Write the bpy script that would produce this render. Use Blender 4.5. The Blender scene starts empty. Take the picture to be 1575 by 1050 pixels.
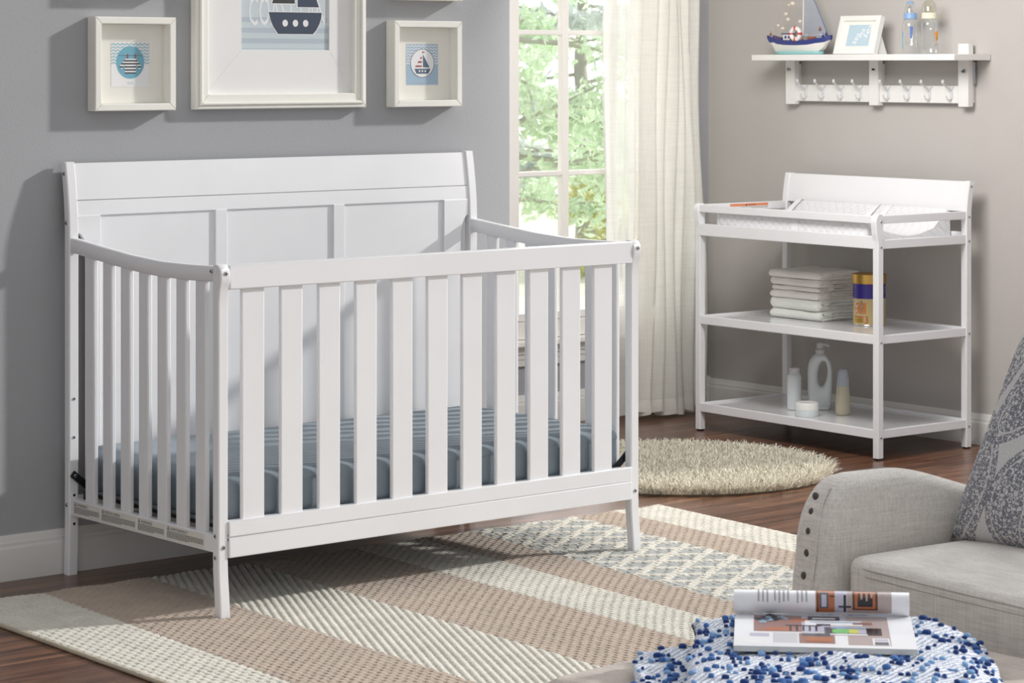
import bpy, bmesh, math, random
import numpy as np
from mathutils import Vector, Matrix, noise

random.seed(7)
SC = bpy.context.scene
COL = SC.collection
PI = math.pi

# ------------------------------------------------------------------ materials
def srgb(r, g, b):
    f = lambda c: c / 12.92 if c <= 0.04045 else ((c + 0.055) / 1.055) ** 2.4
    return (f(r / 255), f(g / 255), f(b / 255), 1.0)

def new_mat(name):
    m = bpy.data.materials.new(name); m.use_nodes = True
    nt = m.node_tree
    return m, nt, nt.nodes['Principled BSDF'], nt.nodes['Material Output']

def coords(nt, scale=(1, 1, 1), rot=(0, 0, 0)):
    tc = nt.nodes.new('ShaderNodeTexCoord'); mp = nt.nodes.new('ShaderNodeMapping')
    mp.inputs['Scale'].default_value = scale; mp.inputs['Rotation'].default_value = rot
    nt.links.new(tc.outputs['Object'], mp.inputs['Vector'])
    return mp.outputs['Vector']

def add_bump(nt, bsdf, height, strength=0.2, dist=0.002):
    b = nt.nodes.new('ShaderNodeBump'); b.inputs['Strength'].default_value = strength
    b.inputs['Distance'].default_value = dist
    nt.links.new(height, b.inputs['Height']); nt.links.new(b.outputs['Normal'], bsdf.inputs['Normal'])
    return b

def nz(nt, vec, scale, detail=3, rough=0.5):
    n = nt.nodes.new('ShaderNodeTexNoise')
    n.inputs['Scale'].default_value = scale; n.inputs['Detail'].default_value = detail; n.inputs['Roughness'].default_value = rough
    nt.links.new(vec, n.inputs['Vector'])
    return n

def ramp(nt, fac, stops):
    r = nt.nodes.new('ShaderNodeValToRGB'); e = r.color_ramp.elements
    e[0].position, e[0].color = stops[0]; e[1].position, e[1].color = stops[-1]
    for p, c in stops[1:-1]:
        k = e.new(p); k.color = c
    nt.links.new(fac, r.inputs['Fac'])
    return r

def math_node(nt, op, a, b=None):
    n = nt.nodes.new('ShaderNodeMath'); n.operation = op
    for i, v in enumerate((a, b)):
        if v is None: continue
        if isinstance(v, (int, float)): n.inputs[i].default_value = v
        else: nt.links.new(v, n.inputs[i])
    return n.outputs[0]

def mix_rgb(nt, fac, a, b, mode='MIX'):
    n = nt.nodes.new('ShaderNodeMix'); n.data_type = 'RGBA'; n.blend_type = mode
    for s, v in ((n.inputs[0], fac), (n.inputs[6], a), (n.inputs[7], b)):
        if isinstance(v, (int, float)): s.default_value = v
        elif isinstance(v, tuple): s.default_value = v
        else: nt.links.new(v, s)
    return n.outputs[2]

def paint(name, col, rough=0.4, bump=0.0, bscale=200, spec=0.5, var=0.03):
    m, nt, b, o = new_mat(name)
    v = coords(nt)
    n = nz(nt, v, 6, 2)
    c2 = tuple(min(1, c * (1 - var)) for c in col[:3]) + (1,)
    nt.links.new(ramp(nt, n.outputs['Fac'], [(0.3, c2), (0.7, col)]).outputs['Color'], b.inputs['Base Color'])
    b.inputs['Roughness'].default_value = rough; b.inputs['Specular IOR Level'].default_value = spec
    if bump:
        add_bump(nt, b, nz(nt, v, bscale, 3).outputs['Fac'], bump, 0.002)
    return m

def metal(name, col, rough=0.3):
    m, nt, b, o = new_mat(name)
    b.inputs['Base Color'].default_value = col; b.inputs['Metallic'].default_value = 1; b.inputs['Roughness'].default_value = rough
    return m

def fabric(name, col, dark=0.8, scale=500, bump=0.35, soft=3.0, rough=0.95, sheen=0.2, aniso=(1, 1, 1)):
    m, nt, b, o = new_mat(name)
    v = coords(nt, aniso)
    n1 = nz(nt, v, scale, 2); n2 = nz(nt, v, soft, 3)
    w1 = nt.nodes.new('ShaderNodeTexVoronoi'); w1.inputs['Scale'].default_value = scale * 0.7; nt.links.new(v, w1.inputs['Vector'])
    f = math_node(nt, 'MULTIPLY', n1.outputs['Fac'], 0.6)
    f = math_node(nt, 'ADD', f, math_node(nt, 'MULTIPLY', n2.outputs['Fac'], 0.4))
    d = tuple(c * dark for c in col[:3]) + (1,)
    l = tuple(min(1, c * (2 - dark) ** 0.5) for c in col[:3]) + (1,)
    nt.links.new(ramp(nt, f, [(0.35, d), (0.65, l)]).outputs['Color'], b.inputs['Base Color'])
    b.inputs['Roughness'].default_value = rough; b.inputs['Specular IOR Level'].default_value = 0.15
    b.inputs['Sheen Weight'].default_value = sheen
    add_bump(nt, b, math_node(nt, 'ADD', n1.outputs['Fac'], w1.outputs['Distance']), bump, 0.0015)
    return m

def linen(name, col, su=420.0, sv=420.0, axis=('X', 'Z'), contrast=0.75, bump=0.4):
    """plain woven cloth: irregular warp and weft threads"""
    m, nt, b, o = new_mat(name)
    a = coords(nt, (su if 'X' in axis else 12, su if 'Y' in axis else 12, 10), )
    tc = nt.nodes.new('ShaderNodeTexCoord')
    def thr(scl):
        mp = nt.nodes.new('ShaderNodeMapping'); mp.inputs['Scale'].default_value = scl
        nt.links.new(tc.outputs['Object'], mp.inputs['Vector'])
        return nz(nt, mp.outputs['Vector'], 1.0, 2).outputs['Fac']
    t1 = thr((su, su, 14)); t2 = thr((14, 14, sv)); t3 = thr((su * .9, 20, su * .9))
    f = math_node(nt, 'MULTIPLY', math_node(nt, 'ADD', math_node(nt, 'ADD', t1, t2), t3), 0.3333)
    d = tuple(c * contrast for c in col[:3]) + (1,)
    l = tuple(min(1, c * (1 + (1 - contrast) * 0.7)) for c in col[:3]) + (1,)
    nt.links.new(ramp(nt, f, [(0.38, d), (0.62, l)]).outputs['Color'], b.inputs['Base Color'])
    b.inputs['Roughness'].default_value = 0.95; b.inputs['Specular IOR Level'].default_value = 0.1
    b.inputs['Sheen Weight'].default_value = 0.15
    add_bump(nt, b, f, bump, 0.002)
    return m

def flat(name, col, rough=0.6):
    m, nt, b, o = new_mat(name)
    b.inputs['Base Color'].default_value = col; b.inputs['Roughness'].default_value = rough
    return m

def clear(name, tint=(1, 1, 1, 1), edge=0.35, edgecol=(0.8, 0.83, 0.85, 1), base=0.06):
    """thin clear plastic or glass wall"""
    m, nt, b, o = new_mat(name); nt.nodes.remove(b)
    t = nt.nodes.new('ShaderNodeBsdfTransparent'); t.inputs['Color'].default_value = tint
    g = nt.nodes.new('ShaderNodeBsdfGlossy'); g.inputs['Roughness'].default_value = 0.05; g.inputs['Color'].default_value = edgecol
    lw = nt.nodes.new('ShaderNodeLayerWeight'); lw.inputs['Blend'].default_value = 0.3
    f = math_node(nt, 'ADD', math_node(nt, 'MULTIPLY', lw.outputs['Facing'], edge), base)
    mx = nt.nodes.new('ShaderNodeMixShader')
    nt.links.new(f, mx.inputs[0]); nt.links.new(t.outputs[0], mx.inputs[1]); nt.links.new(g.outputs[0], mx.inputs[2])
    nt.links.new(mx.outputs[0], o.inputs['Surface'])
    return m

def cloth_see_through(name, col, alpha, transl):
    m, nt, b, o = new_mat(name); nt.nodes.remove(b)
    tc = nt.nodes.new('ShaderNodeTexCoord'); mp = nt.nodes.new('ShaderNodeMapping'); mp.inputs['Scale'].default_value = (300, 300, 9)
    nt.links.new(tc.outputs['Object'], mp.inputs['Vector'])
    n = nz(nt, mp.outputs['Vector'], 1.0, 3)
    mp2 = nt.nodes.new('ShaderNodeMapping'); mp2.inputs['Scale'].default_value = (9, 9, 300); nt.links.new(tc.outputs['Object'], mp2.inputs['Vector'])
    n2 = nz(nt, mp2.outputs['Vector'], 1.0, 3)
    s = math_node(nt, 'MULTIPLY', math_node(nt, 'ADD', n.outputs['Fac'], n2.outputs['Fac']), 0.5)
    c = ramp(nt, s, [(0.3, tuple(x * .965 for x in col[:3]) + (1,)), (0.7, col)]).outputs['Color']
    d = nt.nodes.new('ShaderNodeBsdfDiffuse'); t = nt.nodes.new('ShaderNodeBsdfTranslucent'); tr = nt.nodes.new('ShaderNodeBsdfTransparent')
    nt.links.new(c, d.inputs['Color']); nt.links.new(c, t.inputs['Color'])
    m1 = nt.nodes.new('ShaderNodeMixShader'); m1.inputs[0].default_value = transl
    nt.links.new(d.outputs[0], m1.inputs[1]); nt.links.new(t.outputs[0], m1.inputs[2])
    m2 = nt.nodes.new('ShaderNodeMixShader')
    nt.links.new(math_node(nt, 'ADD', math_node(nt, 'MULTIPLY', math_node(nt, 'SUBTRACT', s, 0.5), 0.25), alpha), m2.inputs[0])
    nt.links.new(tr.outputs[0], m2.inputs[1]); nt.links.new(m1.outputs[0], m2.inputs[2])
    nt.links.new(m2.outputs[0], o.inputs['Surface'])
    return m

WHITE = paint('white_lacquer', srgb(238, 238, 240), 0.32, 0.03, 60)
WHITE_BOARD = paint('white_shelf_paint', srgb(236, 235, 232), 0.3, 0.03, 60)
GLOSSWHITE = paint('white_gloss_board', srgb(226, 226, 228), 0.12)
STEEL = metal('bolt_steel', srgb(180, 182, 186), 0.28)
DARKHOLE = flat('dark_hole', srgb(28, 28, 30), 0.8)
BLACKMETAL = paint('black_bracket_metal', srgb(24, 25, 28), 0.35)
WALL_L = paint('wall_paint_blue_grey', srgb(170, 171, 174), 0.75, 0.25, 110, 0.25, 0.02)
WALL_R = paint('wall_paint_warm_grey', srgb(192, 188, 184), 0.75, 0.12, 110, 0.25, 0.02)
TRIM = paint('trim_paint', srgb(225, 223, 219), 0.4, 0.05, 40)
CEIL = paint('ceiling_paint', srgb(235, 235, 235), 0.8)
INK = flat('black_ink', srgb(30, 30, 32))
GREYINK = flat('grey_ink', srgb(120, 118, 116))
STICKER = flat('sticker_paper', srgb(226, 222, 214), 0.5)

# ------------------------------------------------------------------ mesh builder
class MB:
    def __init__(self): self.bm = bmesh.new(); self.mi = 0
    def _fin(self, before):
        for f in self.bm.faces:
            if f not in before: f.material_index = self.mi
    def m(self, i): self.mi = i; return self
    def _merge(self, tmp, M=None):
        if M is not None: tmp.transform(M)
        vm = {}
        for v in tmp.verts: vm[v] = self.bm.verts.new(v.co)
        for f in tmp.faces:
            try:
                nf = self.bm.faces.new([vm[v] for v in f.verts]); nf.material_index = self.mi
            except ValueError: pass
        tmp.free(); return self
    def box(self, x0, x1, y0, y1, z0, z1, bev=0.0015, seg=1, M=None):
        t = bmesh.new(); bmesh.ops.create_cube(t, size=1.0)
        for v in t.verts:
            v.co = Vector((x0 + (v.co.x + .5) * (x1 - x0), y0 + (v.co.y + .5) * (y1 - y0), z0 + (v.co.z + .5) * (z1 - z0)))
        if bev:
            bev = min(bev, .45 * min(abs(x1 - x0), abs(y1 - y0), abs(z1 - z0)))
            bmesh.ops.bevel(t, geom=list(t.edges), offset=bev, segments=seg, affect='EDGES', profile=0.5)
        return self._merge(t, M)
    def prism(self, poly, axis, a0, a1, bev=0.001, M=None, seg=1):
        """poly: 2D points; axis 'x' -> (y,z), 'y' -> (x,z), 'z' -> (x,y)"""
        t = bmesh.new()
        def P(p, a):
            return Vector((a, p[0], p[1])) if axis == 'x' else Vector((p[0], a, p[1])) if axis == 'y' else Vector((p[0], p[1], a))
        A = [t.verts.new(P(p, a0)) for p in poly]; B = [t.verts.new(P(p, a1)) for p in poly]
        n = len(poly)
        t.faces.new(A); t.faces.new(B[::-1])
        for i in range(n): t.faces.new([A[i], B[i], B[(i + 1) % n], A[(i + 1) % n]][::-1])
        bmesh.ops.recalc_face_normals(t, faces=t.faces)
        if bev:
            es = [e for e in t.edges if (e.verts[0] in A) == (e.verts[1] in A)]
            bmesh.ops.bevel(t, geom=es, offset=bev, segments=seg, affect='EDGES', profile=0.5)
        return self._merge(t, M)
    def loft(self, rings, caps=True, closed=True, M=None, loop=False):
        t = bmesh.new(); R = [[t.verts.new(Vector(p)) for p in r] for r in rings]; n = len(R[0])
        pairs = list(zip(R[:-1], R[1:])) + ([(R[-1], R[0])] if loop else [])
        for a, b in pairs:
            for i in range(n if closed else n - 1):
                t.faces.new([a[i], a[(i + 1) % n], b[(i + 1) % n], b[i]])
        if caps and closed and not loop:
            t.faces.new(R[0][::-1]); t.faces.new(R[-1])
        bmesh.ops.recalc_face_normals(t, faces=t.faces)
        return self._merge(t, M)
    def tube(self, pts, r, seg=10, M=None, loop=False):
        pts = [Vector(p) for p in pts]; rings = []; n = len(pts)
        rs = r if isinstance(r, (list, tuple)) else [r] * n
        up = None
        for i, p in enumerate(pts):
            d = (pts[(i + 1) % n] - pts[i - 1]) if loop else (pts[min(i + 1, n - 1)] - pts[max(i - 1, 0)])
            d.normalize()
            if up is None: up = Vector((0, 0, 1)) if abs(d.z) < .9 else Vector((1, 0, 0))
            u = d.cross(up)
            if u.length < 1e-6: u = d.orthogonal()
            u.normalize(); w = u.cross(d).normalized(); up = w
            rings.append([p + (u * math.cos(2 * PI * k / seg) + w * math.sin(2 * PI * k / seg)) * rs[i] for k in range(seg)])
        return self.loft(rings, not loop, True, M, loop)
    def lathe(self, prof, c=(0, 0, 0), seg=28, M=None, sx=1, sy=1):
        rings = [[(c[0] + r * sx * math.cos(2 * PI * k / seg), c[1] + r * sy * math.sin(2 * PI * k / seg), c[2] + z) for k in range(seg)] for r, z in prof]
        return self.loft(rings, True, True, M)
    def ball(self, c, r, seg=10, M=None, sz=(1, 1, 1)):
        t = bmesh.new(); bmesh.ops.create_uvsphere(t, u_segments=seg, v_segments=max(5, seg // 2 + 1), radius=1)
        for v in t.verts: v.co = Vector((c[0] + v.co.x * r * sz[0], c[1] + v.co.y * r * sz[1], c[2] + v.co.z * r * sz[2]))
        return self._merge(t, M)
    def rbox(self, c, half, r, n=12, fn=None, M=None):
        """soft rounded block on a fine grid; fn deforms each vertex"""
        t = bmesh.new(); vm = {}
        half = Vector(half)
        g = [-1 + 2 * i / n for i in range(n + 1)]
        g = [math.copysign(1 - (1 - abs(a)) ** 1.35, a) if a else 0 for a in g]
        rr = [min(r, h) for h in half]
        def vert(p):
            k = tuple(round(a, 5) for a in p)
            if k in vm: return vm[k]
            q = Vector((p[0] * half.x, p[1] * half.y, p[2] * half.z))
            core = Vector([max(-(half[i] - rr[i]), min(half[i] - rr[i], q[i])) for i in range(3)])
            d = q - core
            d = Vector([d[i] / rr[i] for i in range(3)])
            if d.length > 1e-9: d.normalize()
            w = core + Vector([d[i] * rr[i] for i in range(3)])
            if fn: w = fn(w)
            vm[k] = t.verts.new(w + Vector(c)); return vm[k]
        for ax in range(3):
            for s in (-1, 1):
                for i in range(n):
                    for j in range(n):
                        q = []
                        for a, b in ((g[i], g[j]), (g[i + 1], g[j]), (g[i + 1], g[j + 1]), (g[i], g[j + 1])):
                            p = [0, 0, 0]; p[ax] = s; p[(ax + 1) % 3] = a; p[(ax + 2) % 3] = b
                            q.append(vert(p))
                        if len(set(q)) >= 3:
                            try: t.faces.new(list(dict.fromkeys(q)))
                            except ValueError: pass
        bmesh.ops.recalc_face_normals(t, faces=t.faces)
        return self._merge(t, M)
    def poly(self, pts):
        vs = [self.bm.verts.new(Vector(p)) for p in pts]
        f = self.bm.faces.new(vs); f.material_index = self.mi; return self
    def flatshape(self, pts, F):
        """2D outline placed on the frame F(u, v) -> 3D"""
        return self.poly([F(u, v) for u, v in pts])
    def text(self, s, F, u0, v0, size, rot=0.0, align='LEFT', sx=1.0):
        cu = bpy.data.curves.new('t', 'FONT'); cu.body = s; cu.size = size; cu.align_x = align; cu.resolution_u = 2; cu.fill_mode = 'FRONT'
        ob = bpy.data.objects.new('t', cu); me = bpy.data.meshes.new_from_object(ob)
        c, sn = math.cos(rot), math.sin(rot); vs = []
        for v in me.vertices:
            x, y = v.co.x * sx, v.co.y
            vs.append(self.bm.verts.new(Vector(F(u0 + x * c - y * sn, v0 + x * sn + y * c))))
        for p in me.polygons:
            try:
                f = self.bm.faces.new([vs[i] for i in p.vertices]); f.material_index = self.mi
            except ValueError: pass
        bpy.data.objects.remove(ob); bpy.data.curves.remove(cu); bpy.data.meshes.remove(me)
        return self
    def build(self, name, mats, parent=None, local=False, smooth=20, label=None):
        me = bpy.data.meshes.new(name)
        if parent is not None and not local:
            p, M = parent, Matrix()
            while p is not None:
                M = (Matrix.Translation(p.location) @ p.rotation_euler.to_matrix().to_4x4()) @ M; p = p.parent
            self.bm.transform(M.inverted())
        self.bm.to_mesh(me); self.bm.free()
        for m in (mats if isinstance(mats, (list, tuple)) else [mats]): me.materials.append(m)
        if smooth:
            me.polygons.foreach_set('use_smooth', [True] * len(me.polygons)); me.set_sharp_from_angle(angle=math.radians(smooth))
        o = bpy.data.objects.new(name, me); COL.objects.link(o)
        if parent is not None: o.parent = parent
        if label: o['label'] = label
        return o

def thing(name, label, cat, loc=(0, 0, 0), rz=0.0, group=None):
    o = bpy.data.objects.new(name, None); COL.objects.link(o)
    o.location = loc; o.rotation_euler = (0, 0, rz); o.empty_display_size = .05
    o['label'] = label; o['category'] = cat
    if group: o['group'] = group
    return o

def tag(o, label, cat, group=None, kind=None):
    o['label'] = label; o['category'] = cat
    if group: o['group'] = group
    if kind: o['kind'] = kind
    return o

def struct(o, label=None, cat=None):
    o['kind'] = 'structure'
    if label: o['label'] = label
    if cat: o['category'] = cat
    return o

def bolt(parent, c, n, r=0.0055, local=False, name='bolt', mat=None):
    """domed hex-socket bolt head at c facing n"""
    M = Matrix.Translation(Vector(c)) @ Vector((0, 0, 1)).rotation_difference(Vector(n)).to_matrix().to_4x4()
    b = MB(); b.m(0).lathe([(r, -.0005), (r, .0008), (r * .8, .002), (r * .5, .0022)], M=M, seg=16)
    b.m(1).lathe([(r * .42, .0018), (r * .42, .0026)], M=M, seg=6)
    return b.build(name, [mat or STEEL, DARKHOLE], parent, local)

def hole(parent, c, n, r=0.004, local=False):
    M = Matrix.Translation(Vector(c)) @ Vector((0, 0, 1)).rotation_difference(Vector(n)).to_matrix().to_4x4()
    b = MB(); b.m(0).lathe([(r * 1.35, -.0004), (r * 1.35, .0006), (r, .0009)], M=M, seg=14); b.m(1).lathe([(r, .0006), (r, .001)], M=M, seg=14)
    return b.build('bolt_hole', [WHITE, DARKHOLE], parent, local)

def interp(pts, x):
    if x <= pts[0][0]: return pts[0][1]
    for (a, b), (c, d) in zip(pts[:-1], pts[1:]):
        if x <= c:
            t = (x - a) / (c - a); t = t * t * (3 - 2 * t)
            return b + (d - b) * t
    return pts[-1][1]

# ------------------------------------------------------------------ room
WY = 0.026      # face of the wall behind the crib
WB = 1.35       # face of the window wall
def floor_mat():
    m, nt, b, o = new_mat('walnut_planks')
    v = coords(nt)
    br = nt.nodes.new('ShaderNodeTexBrick')
    br.inputs['Scale'].default_value = 1.0; br.inputs['Brick Width'].default_value = 1.15; br.inputs['Row Height'].default_value = 0.125
    br.inputs['Mortar Size'].default_value = 0.0012; br.inputs['Mortar Smooth'].default_value = 0.2; br.offset = 0.37; br.inputs['Bias'].default_value = 0.0
    br.inputs['Color1'].default_value = (0, 0, 0, 1); br.inputs['Color2'].default_value = (1, 1, 1, 1); br.inputs['Mortar'].default_value = (.5, .5, .5, 1)
    nt.links.new(v, br.inputs['Vector'])
    # shift the grain from plank to plank
    sep = nt.nodes.new('ShaderNodeSeparateXYZ'); nt.links.new(v, sep.inputs[0])
    row = math_node(nt, 'FLOOR', math_node(nt, 'DIVIDE', sep.outputs['Y'], 0.125))
    cmb = nt.nodes.new('ShaderNodeCombineXYZ')
    nt.links.new(math_node(nt, 'ADD', math_node(nt, 'MULTIPLY', sep.outputs['X'], 1.6), math_node(nt, 'MULTIPLY', row, 7.3)), cmb.inputs[0])
    nt.links.new(math_node(nt, 'MULTIPLY', sep.outputs['Y'], 26.0), cmb.inputs[1])
    nt.links.new(math_node(nt, 'MULTIPLY', row, 3.1), cmb.inputs[2])
    g = nz(nt, cmb.outputs[0], 1.3, 6, 0.62); g.inputs['Distortion'].default_value = 0.6
    col = ramp(nt, g.outputs['Fac'], [(0.28, srgb(56, 36, 27)), (0.47, srgb(98, 66, 49)), (0.6, srgb(126, 89, 67)), (0.75, srgb(156, 118, 92))]).outputs['Color']
    tone = mix_rgb(nt, 1.0, col, ramp(nt, br.outputs['Color'], [(0.0, (.72, .70, .70, 1)), (1.0, (1.12, 1.1, 1.08, 1))]).outputs['Color'], 'MULTIPLY')
    fin = mix_rgb(nt, br.outputs['Fac'], tone, srgb(40, 24, 18))
    nt.links.new(fin, b.inputs['Base Color'])
    b.inputs['Roughness'].default_value = 0.28; b.inputs['Specular IOR Level'].default_value = 0.45
    h = math_node(nt, 'SUBTRACT', math_node(nt, 'MULTIPLY', g.outputs['Fac'], 0.25), br.outputs['Fac'])
    add_bump(nt, b, h, 0.25, 0.002)
    return m

b = MB(); b.box(-8.0, 0.15, -6.8, 1.55, -0.06, 0.0, 0)
struct(b.build('floor', floor_mat(), smooth=0), 'reddish brown wooden plank floor', 'floor')
b = MB(); b.box(-8.1, -2.137, WY, 1.55, 0, 2.7, 0.004)
struct(b.build('wall_left', WALL_L, smooth=0), 'blue-grey wall behind the crib', 'wall')
# window wall with an opening
WX0, WX1, WZ0, WZ1 = -1.035, -0.215, 0.335, 2.2
b = MB()
b.box(-2.14, WX0, WB, WB + .2, 0, 2.7, 0); b.box(WX1, .12, WB, WB + .2, 0, 2.7, 0)
b.box(WX0, WX1, WB, WB + .2, 0, WZ0, 0); b.box(WX0, WX1, WB, WB + .2, WZ1, 2.7, 0)
struct(b.build('wall_back', WALL_L, smooth=0), 'blue-grey wall around the window', 'wall')
RW_END = -0.46
b = MB(); b.box(0, .12, RW_END, WB, 0, 2.7, 0)
struct(b.build('wall_right', WALL_R, smooth=0), 'warm grey wall behind the changing table', 'wall')
b = MB(); b.box(-8.1, .12, -.7, 1.55, 2.7, 2.78, 0)  # unseen ceiling added to block overhead sky, cut short for the sun
struct(b.build('ceiling', CEIL, smooth=0), 'unseen white ceiling strip, cut short to admit the sun', 'ceiling')
b = MB(); b.box(-8.1, -8.0, -6.9, WY, 0, 2.7, 0)  # unseen wall added to limit sky light from the left
struct(b.build('wall_far_added', WALL_L, smooth=0), 'added blue-grey wall, out of view, limiting light from the left', 'wall')

BP = [(0, 0), (.0, .118), (.006, .118), (.010, .112), (.011, .104), (.015, .098), (.0155, .09), (.019, .086), (.020, .082), (.020, 0)]
def baseboard(name, p0, p1, n, label, prof=BP):
    """profile (out, up) swept from p0 to p1; n points into the room"""
    b = MB(); n = Vector(n)
    rings = [[Vector(p) + n * o + Vector((0, 0, z)) for o, z in prof] for p in (p0, p1)]
    b.loft(rings); struct(b.build(name, TRIM, smooth=30), label, 'baseboard')
baseboard('baseboard_left', (-8.0, WY, 0), (-2.137, WY, 0), (0, -1, 0), 'white moulded baseboard behind the crib')
baseboard('baseboard_back', (-2.13, WB, 0), (0, WB, 0), (0, -1, 0), 'white moulded baseboard under the window')
baseboard('baseboard_right', (0, WB, 0), (0, RW_END, 0), (-1, 0, 0), 'white moulded baseboard behind the changing table', [(o, z * .93) for o, z in BP])

# window: casing, sashes, muntins, panes, sill
w = thing('window_1', 'tall white multi-pane window beside the curtain', 'window', (-.6, WB, .3)); w['kind'] = 'structure'
WF = paint('window_frame_paint', srgb(246, 243, 238), 0.45)
b = MB()
b.box(-1.085, -1.0, WB - .016, WB + .03, .40, 2.3); b.box(-.24, -.165, WB - .016, WB + .03, .40, 2.3)
b.box(-1.085, -.165, WB - .016, WB + .03, 2.17, 2.3)
b.build('casing', WF, w)
b = MB(); b.box(-1.035, -1.0, WB, WB + .2, .335, 2.2, 0); b.box(-.25, -.215, WB, WB + .2, .335, 2.2, 0)
b.build('jamb', WF, w)
b = MB(); b.box(-1.0, -.25, WB - .012, WB + .03, .395, .424); b.build('bottom_rail', WF, w)
for x in (-.762, -.512):
    b = MB(); b.box(x - .016, x + .016, WB - .01, WB + .025, .42, 2.17, .004); b.build('muntin', WF, w)
for z in (.945, 1.478, 2.01):
    b = MB(); b.box(-1.0, -.25, WB - .006, WB + .025, z - .010, z + .010, .003); b.build('muntin', WF, w)
PANE = clear('window_glass', (1, 1, 1, 1), .12, (1, 1, 1, 1), .02)
b = MB(); b.box(-1.0, -.25, WB + .008, WB + .011, .42, 2.18, 0); b.build('pane', PANE, w, smooth=0)
b = MB(); b.box(-1.0, -.25, WB - .014, WB + .02, .328, .393, .002); b.build('lower_panel', WF, w)
b = MB(); b.box(-1.12, -.13, WB - .045, WB + .02, .302, .326, .006, 2); b.build('sill', WF, w)
b = MB()
b.box(-1.10, -.15, WB - .02, WB, .272, .302, .002); b.box(-1.10, -.15, WB - .015, WB, .252, .273, .002); b.box(-1.10, -.15, WB - .012, WB, .226, .253, .002)
b.build('apron', TRIM, w)

# ------------------------------------------------------------------ curtains
def curtain(name, x0, x1, y, ztop, zbot, folds, amp, mat, flare, label, seed):
    rnd = random.Random(seed); nx, nzv = folds * 14, 46
    ph = [rnd.uniform(-.5, .5) for _ in range(folds + 1)]; am = [rnd.uniform(.55, 1.25) for _ in range(folds + 1)]
    b = MB(); rows = []
    for j in range(nzv + 1):
        v = j / nzv; z = zbot + (ztop - zbot) * v; row = []
        for i in range(nx + 1):
            u = i / nx; k = u * folds; f = int(min(folds - 1, k))
            a = amp * (am[f] * (1 - (k - f)) + am[f + 1] * (k - f)) * (1 + .25 * (1 - v))
            wob = .25 * math.sin(z * 2.1 + seed + u * 3)
            yy = y + a * math.sin(2 * PI * (k + ph[f] * .12) + wob) + .008 * math.sin(z * 5 + u * 9)
            xl = x0 - flare[0] * (1 - v) ** 2; xr = x1 + flare[1] * (1 - v) ** 1.5
            xx = xl + (xr - xl) * u + a * .35 * math.sin(4 * PI * k + seed) + .006 * math.sin(z * 4 + k)
            zz = z + (.012 * math.sin(k * 5.1 + seed) if j == 0 else 0)
            row.append((xx, yy, zz))
        rows.append(row)
    b.loft(rows, False, False)
    o = b.build(name, mat, smooth=180)
    tag(o, label, 'curtain'); return o
SHEER = cloth_see_through('sheer_voile', srgb(253, 252, 249), .68, .55)
LINEN = cloth_see_through('cream_linen', srgb(255, 254, 250), .93, .58)
curtain('sheer_curtain', -.672, -.47, 1.225, 2.3, .02, 2, .016, SHEER, (.0, .02), 'thin see-through voile panel hanging over the window panes', 3)
lc = curtain('linen_curtain', -.492, -.232, 1.20, 2.3, .022, 6, .036, LINEN, (.07, .055), 'gathered cream linen curtain beside the room corner', 5)
# bottom hem band of the linen curtain
def hem():
    src = lc.data; b = MB(); n = 6 * 14 + 1
    vs = [v.co.copy() for v in src.vertices]
    for dy in (-.0025,):
        rows = []
        for j in (0, 1):
            rows.append([(p.x, p.y + dy, (p.z if j == 0 else p.z + .002)) for p in vs[j * n:(j + 1) * n]])
        b.loft(rows, False, False)
    o = b.build('hem', LINEN, None, smooth=180); o.parent = lc
hem()

# ------------------------------------------------------------------ crib
CX, CY = -3.015, -0.375
crib = thing('crib', 'large white convertible baby crib with slatted sides and solid panelled headboard', 'crib', (CX, CY, 0))
XL0, XL1, XR0, XR1 = -3.715, -3.686, -2.346, -2.316      # outer and inner faces of the end posts
YF0, YF1 = -.748, -.721                                   # front post
YR0, YR1 = -.034, -.008                                   # rear post (straight part)
def rear_off(z):
    return .005 * ((.16 - z) / .16) ** 2 if z < .16 else .022 * max(0, (z - .915) / .185) ** 1.6
def front_off(z):   # >0 bulges to the room
    return interp([(0, .010), (.14, 0), (.775, 0), (.80, .003), (.835, .011), (.85, .0115), (.872, .003)], z)
def post(x0, x1, zs, y0f, y1f, bev=.003):
    b = MB(); rings = []
    for z in zs:
        a, c = y0f(z), y1f(z)
        rings.append([(x0 + bev, a, z), (x1 - bev, a, z), (x1, a + bev, z), (x1, c - bev, z), (x1 - bev, c, z), (x0 + bev, c, z), (x0, c - bev, z), (x0, a + bev, z)])
    return b.loft(rings)
zr = [0, .04, .08, .12, .16, .3, .6, .88, .91, .94, .96, .98, 1.0, 1.02, 1.04, 1.06, 1.08, 1.096, 1.098]
for x0, x1 in ((XL0, XL1), (XR0, XR1)):
    post(x0, x1, zr, lambda z: YR0 + rear_off(z), lambda z: YR1 + rear_off(z) * .92).build('rear_post', WHITE, crib)
def fpost(x0, x1):
    zs = [0, .03, .06, .09, .12, .15, .4, .76, .775, .79, .80, .81, .82, .83, .84, .848, .855, .860, .864, .867, .8685]
    def a(z):
        base = YF0 - front_off(z)
        if z > .84: base = YF0 - .0115 + .022 * (1 - math.sqrt(max(0, 1 - ((z - .84) / .029) ** 2)))
        return base
    def c(z):
        base = YF1 - (front_off(z) if z < .2 else 0)
        if z > .852: base = YF1 - .006 * (1 - math.sqrt(max(0, 1 - ((z - .852) / .017) ** 2)))
        return base
    post(x0, x1, zs, a, c).build('front_post', WHITE, crib, smooth=40)
fpost(XL0, XL1); fpost(XR0, XR1)
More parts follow.
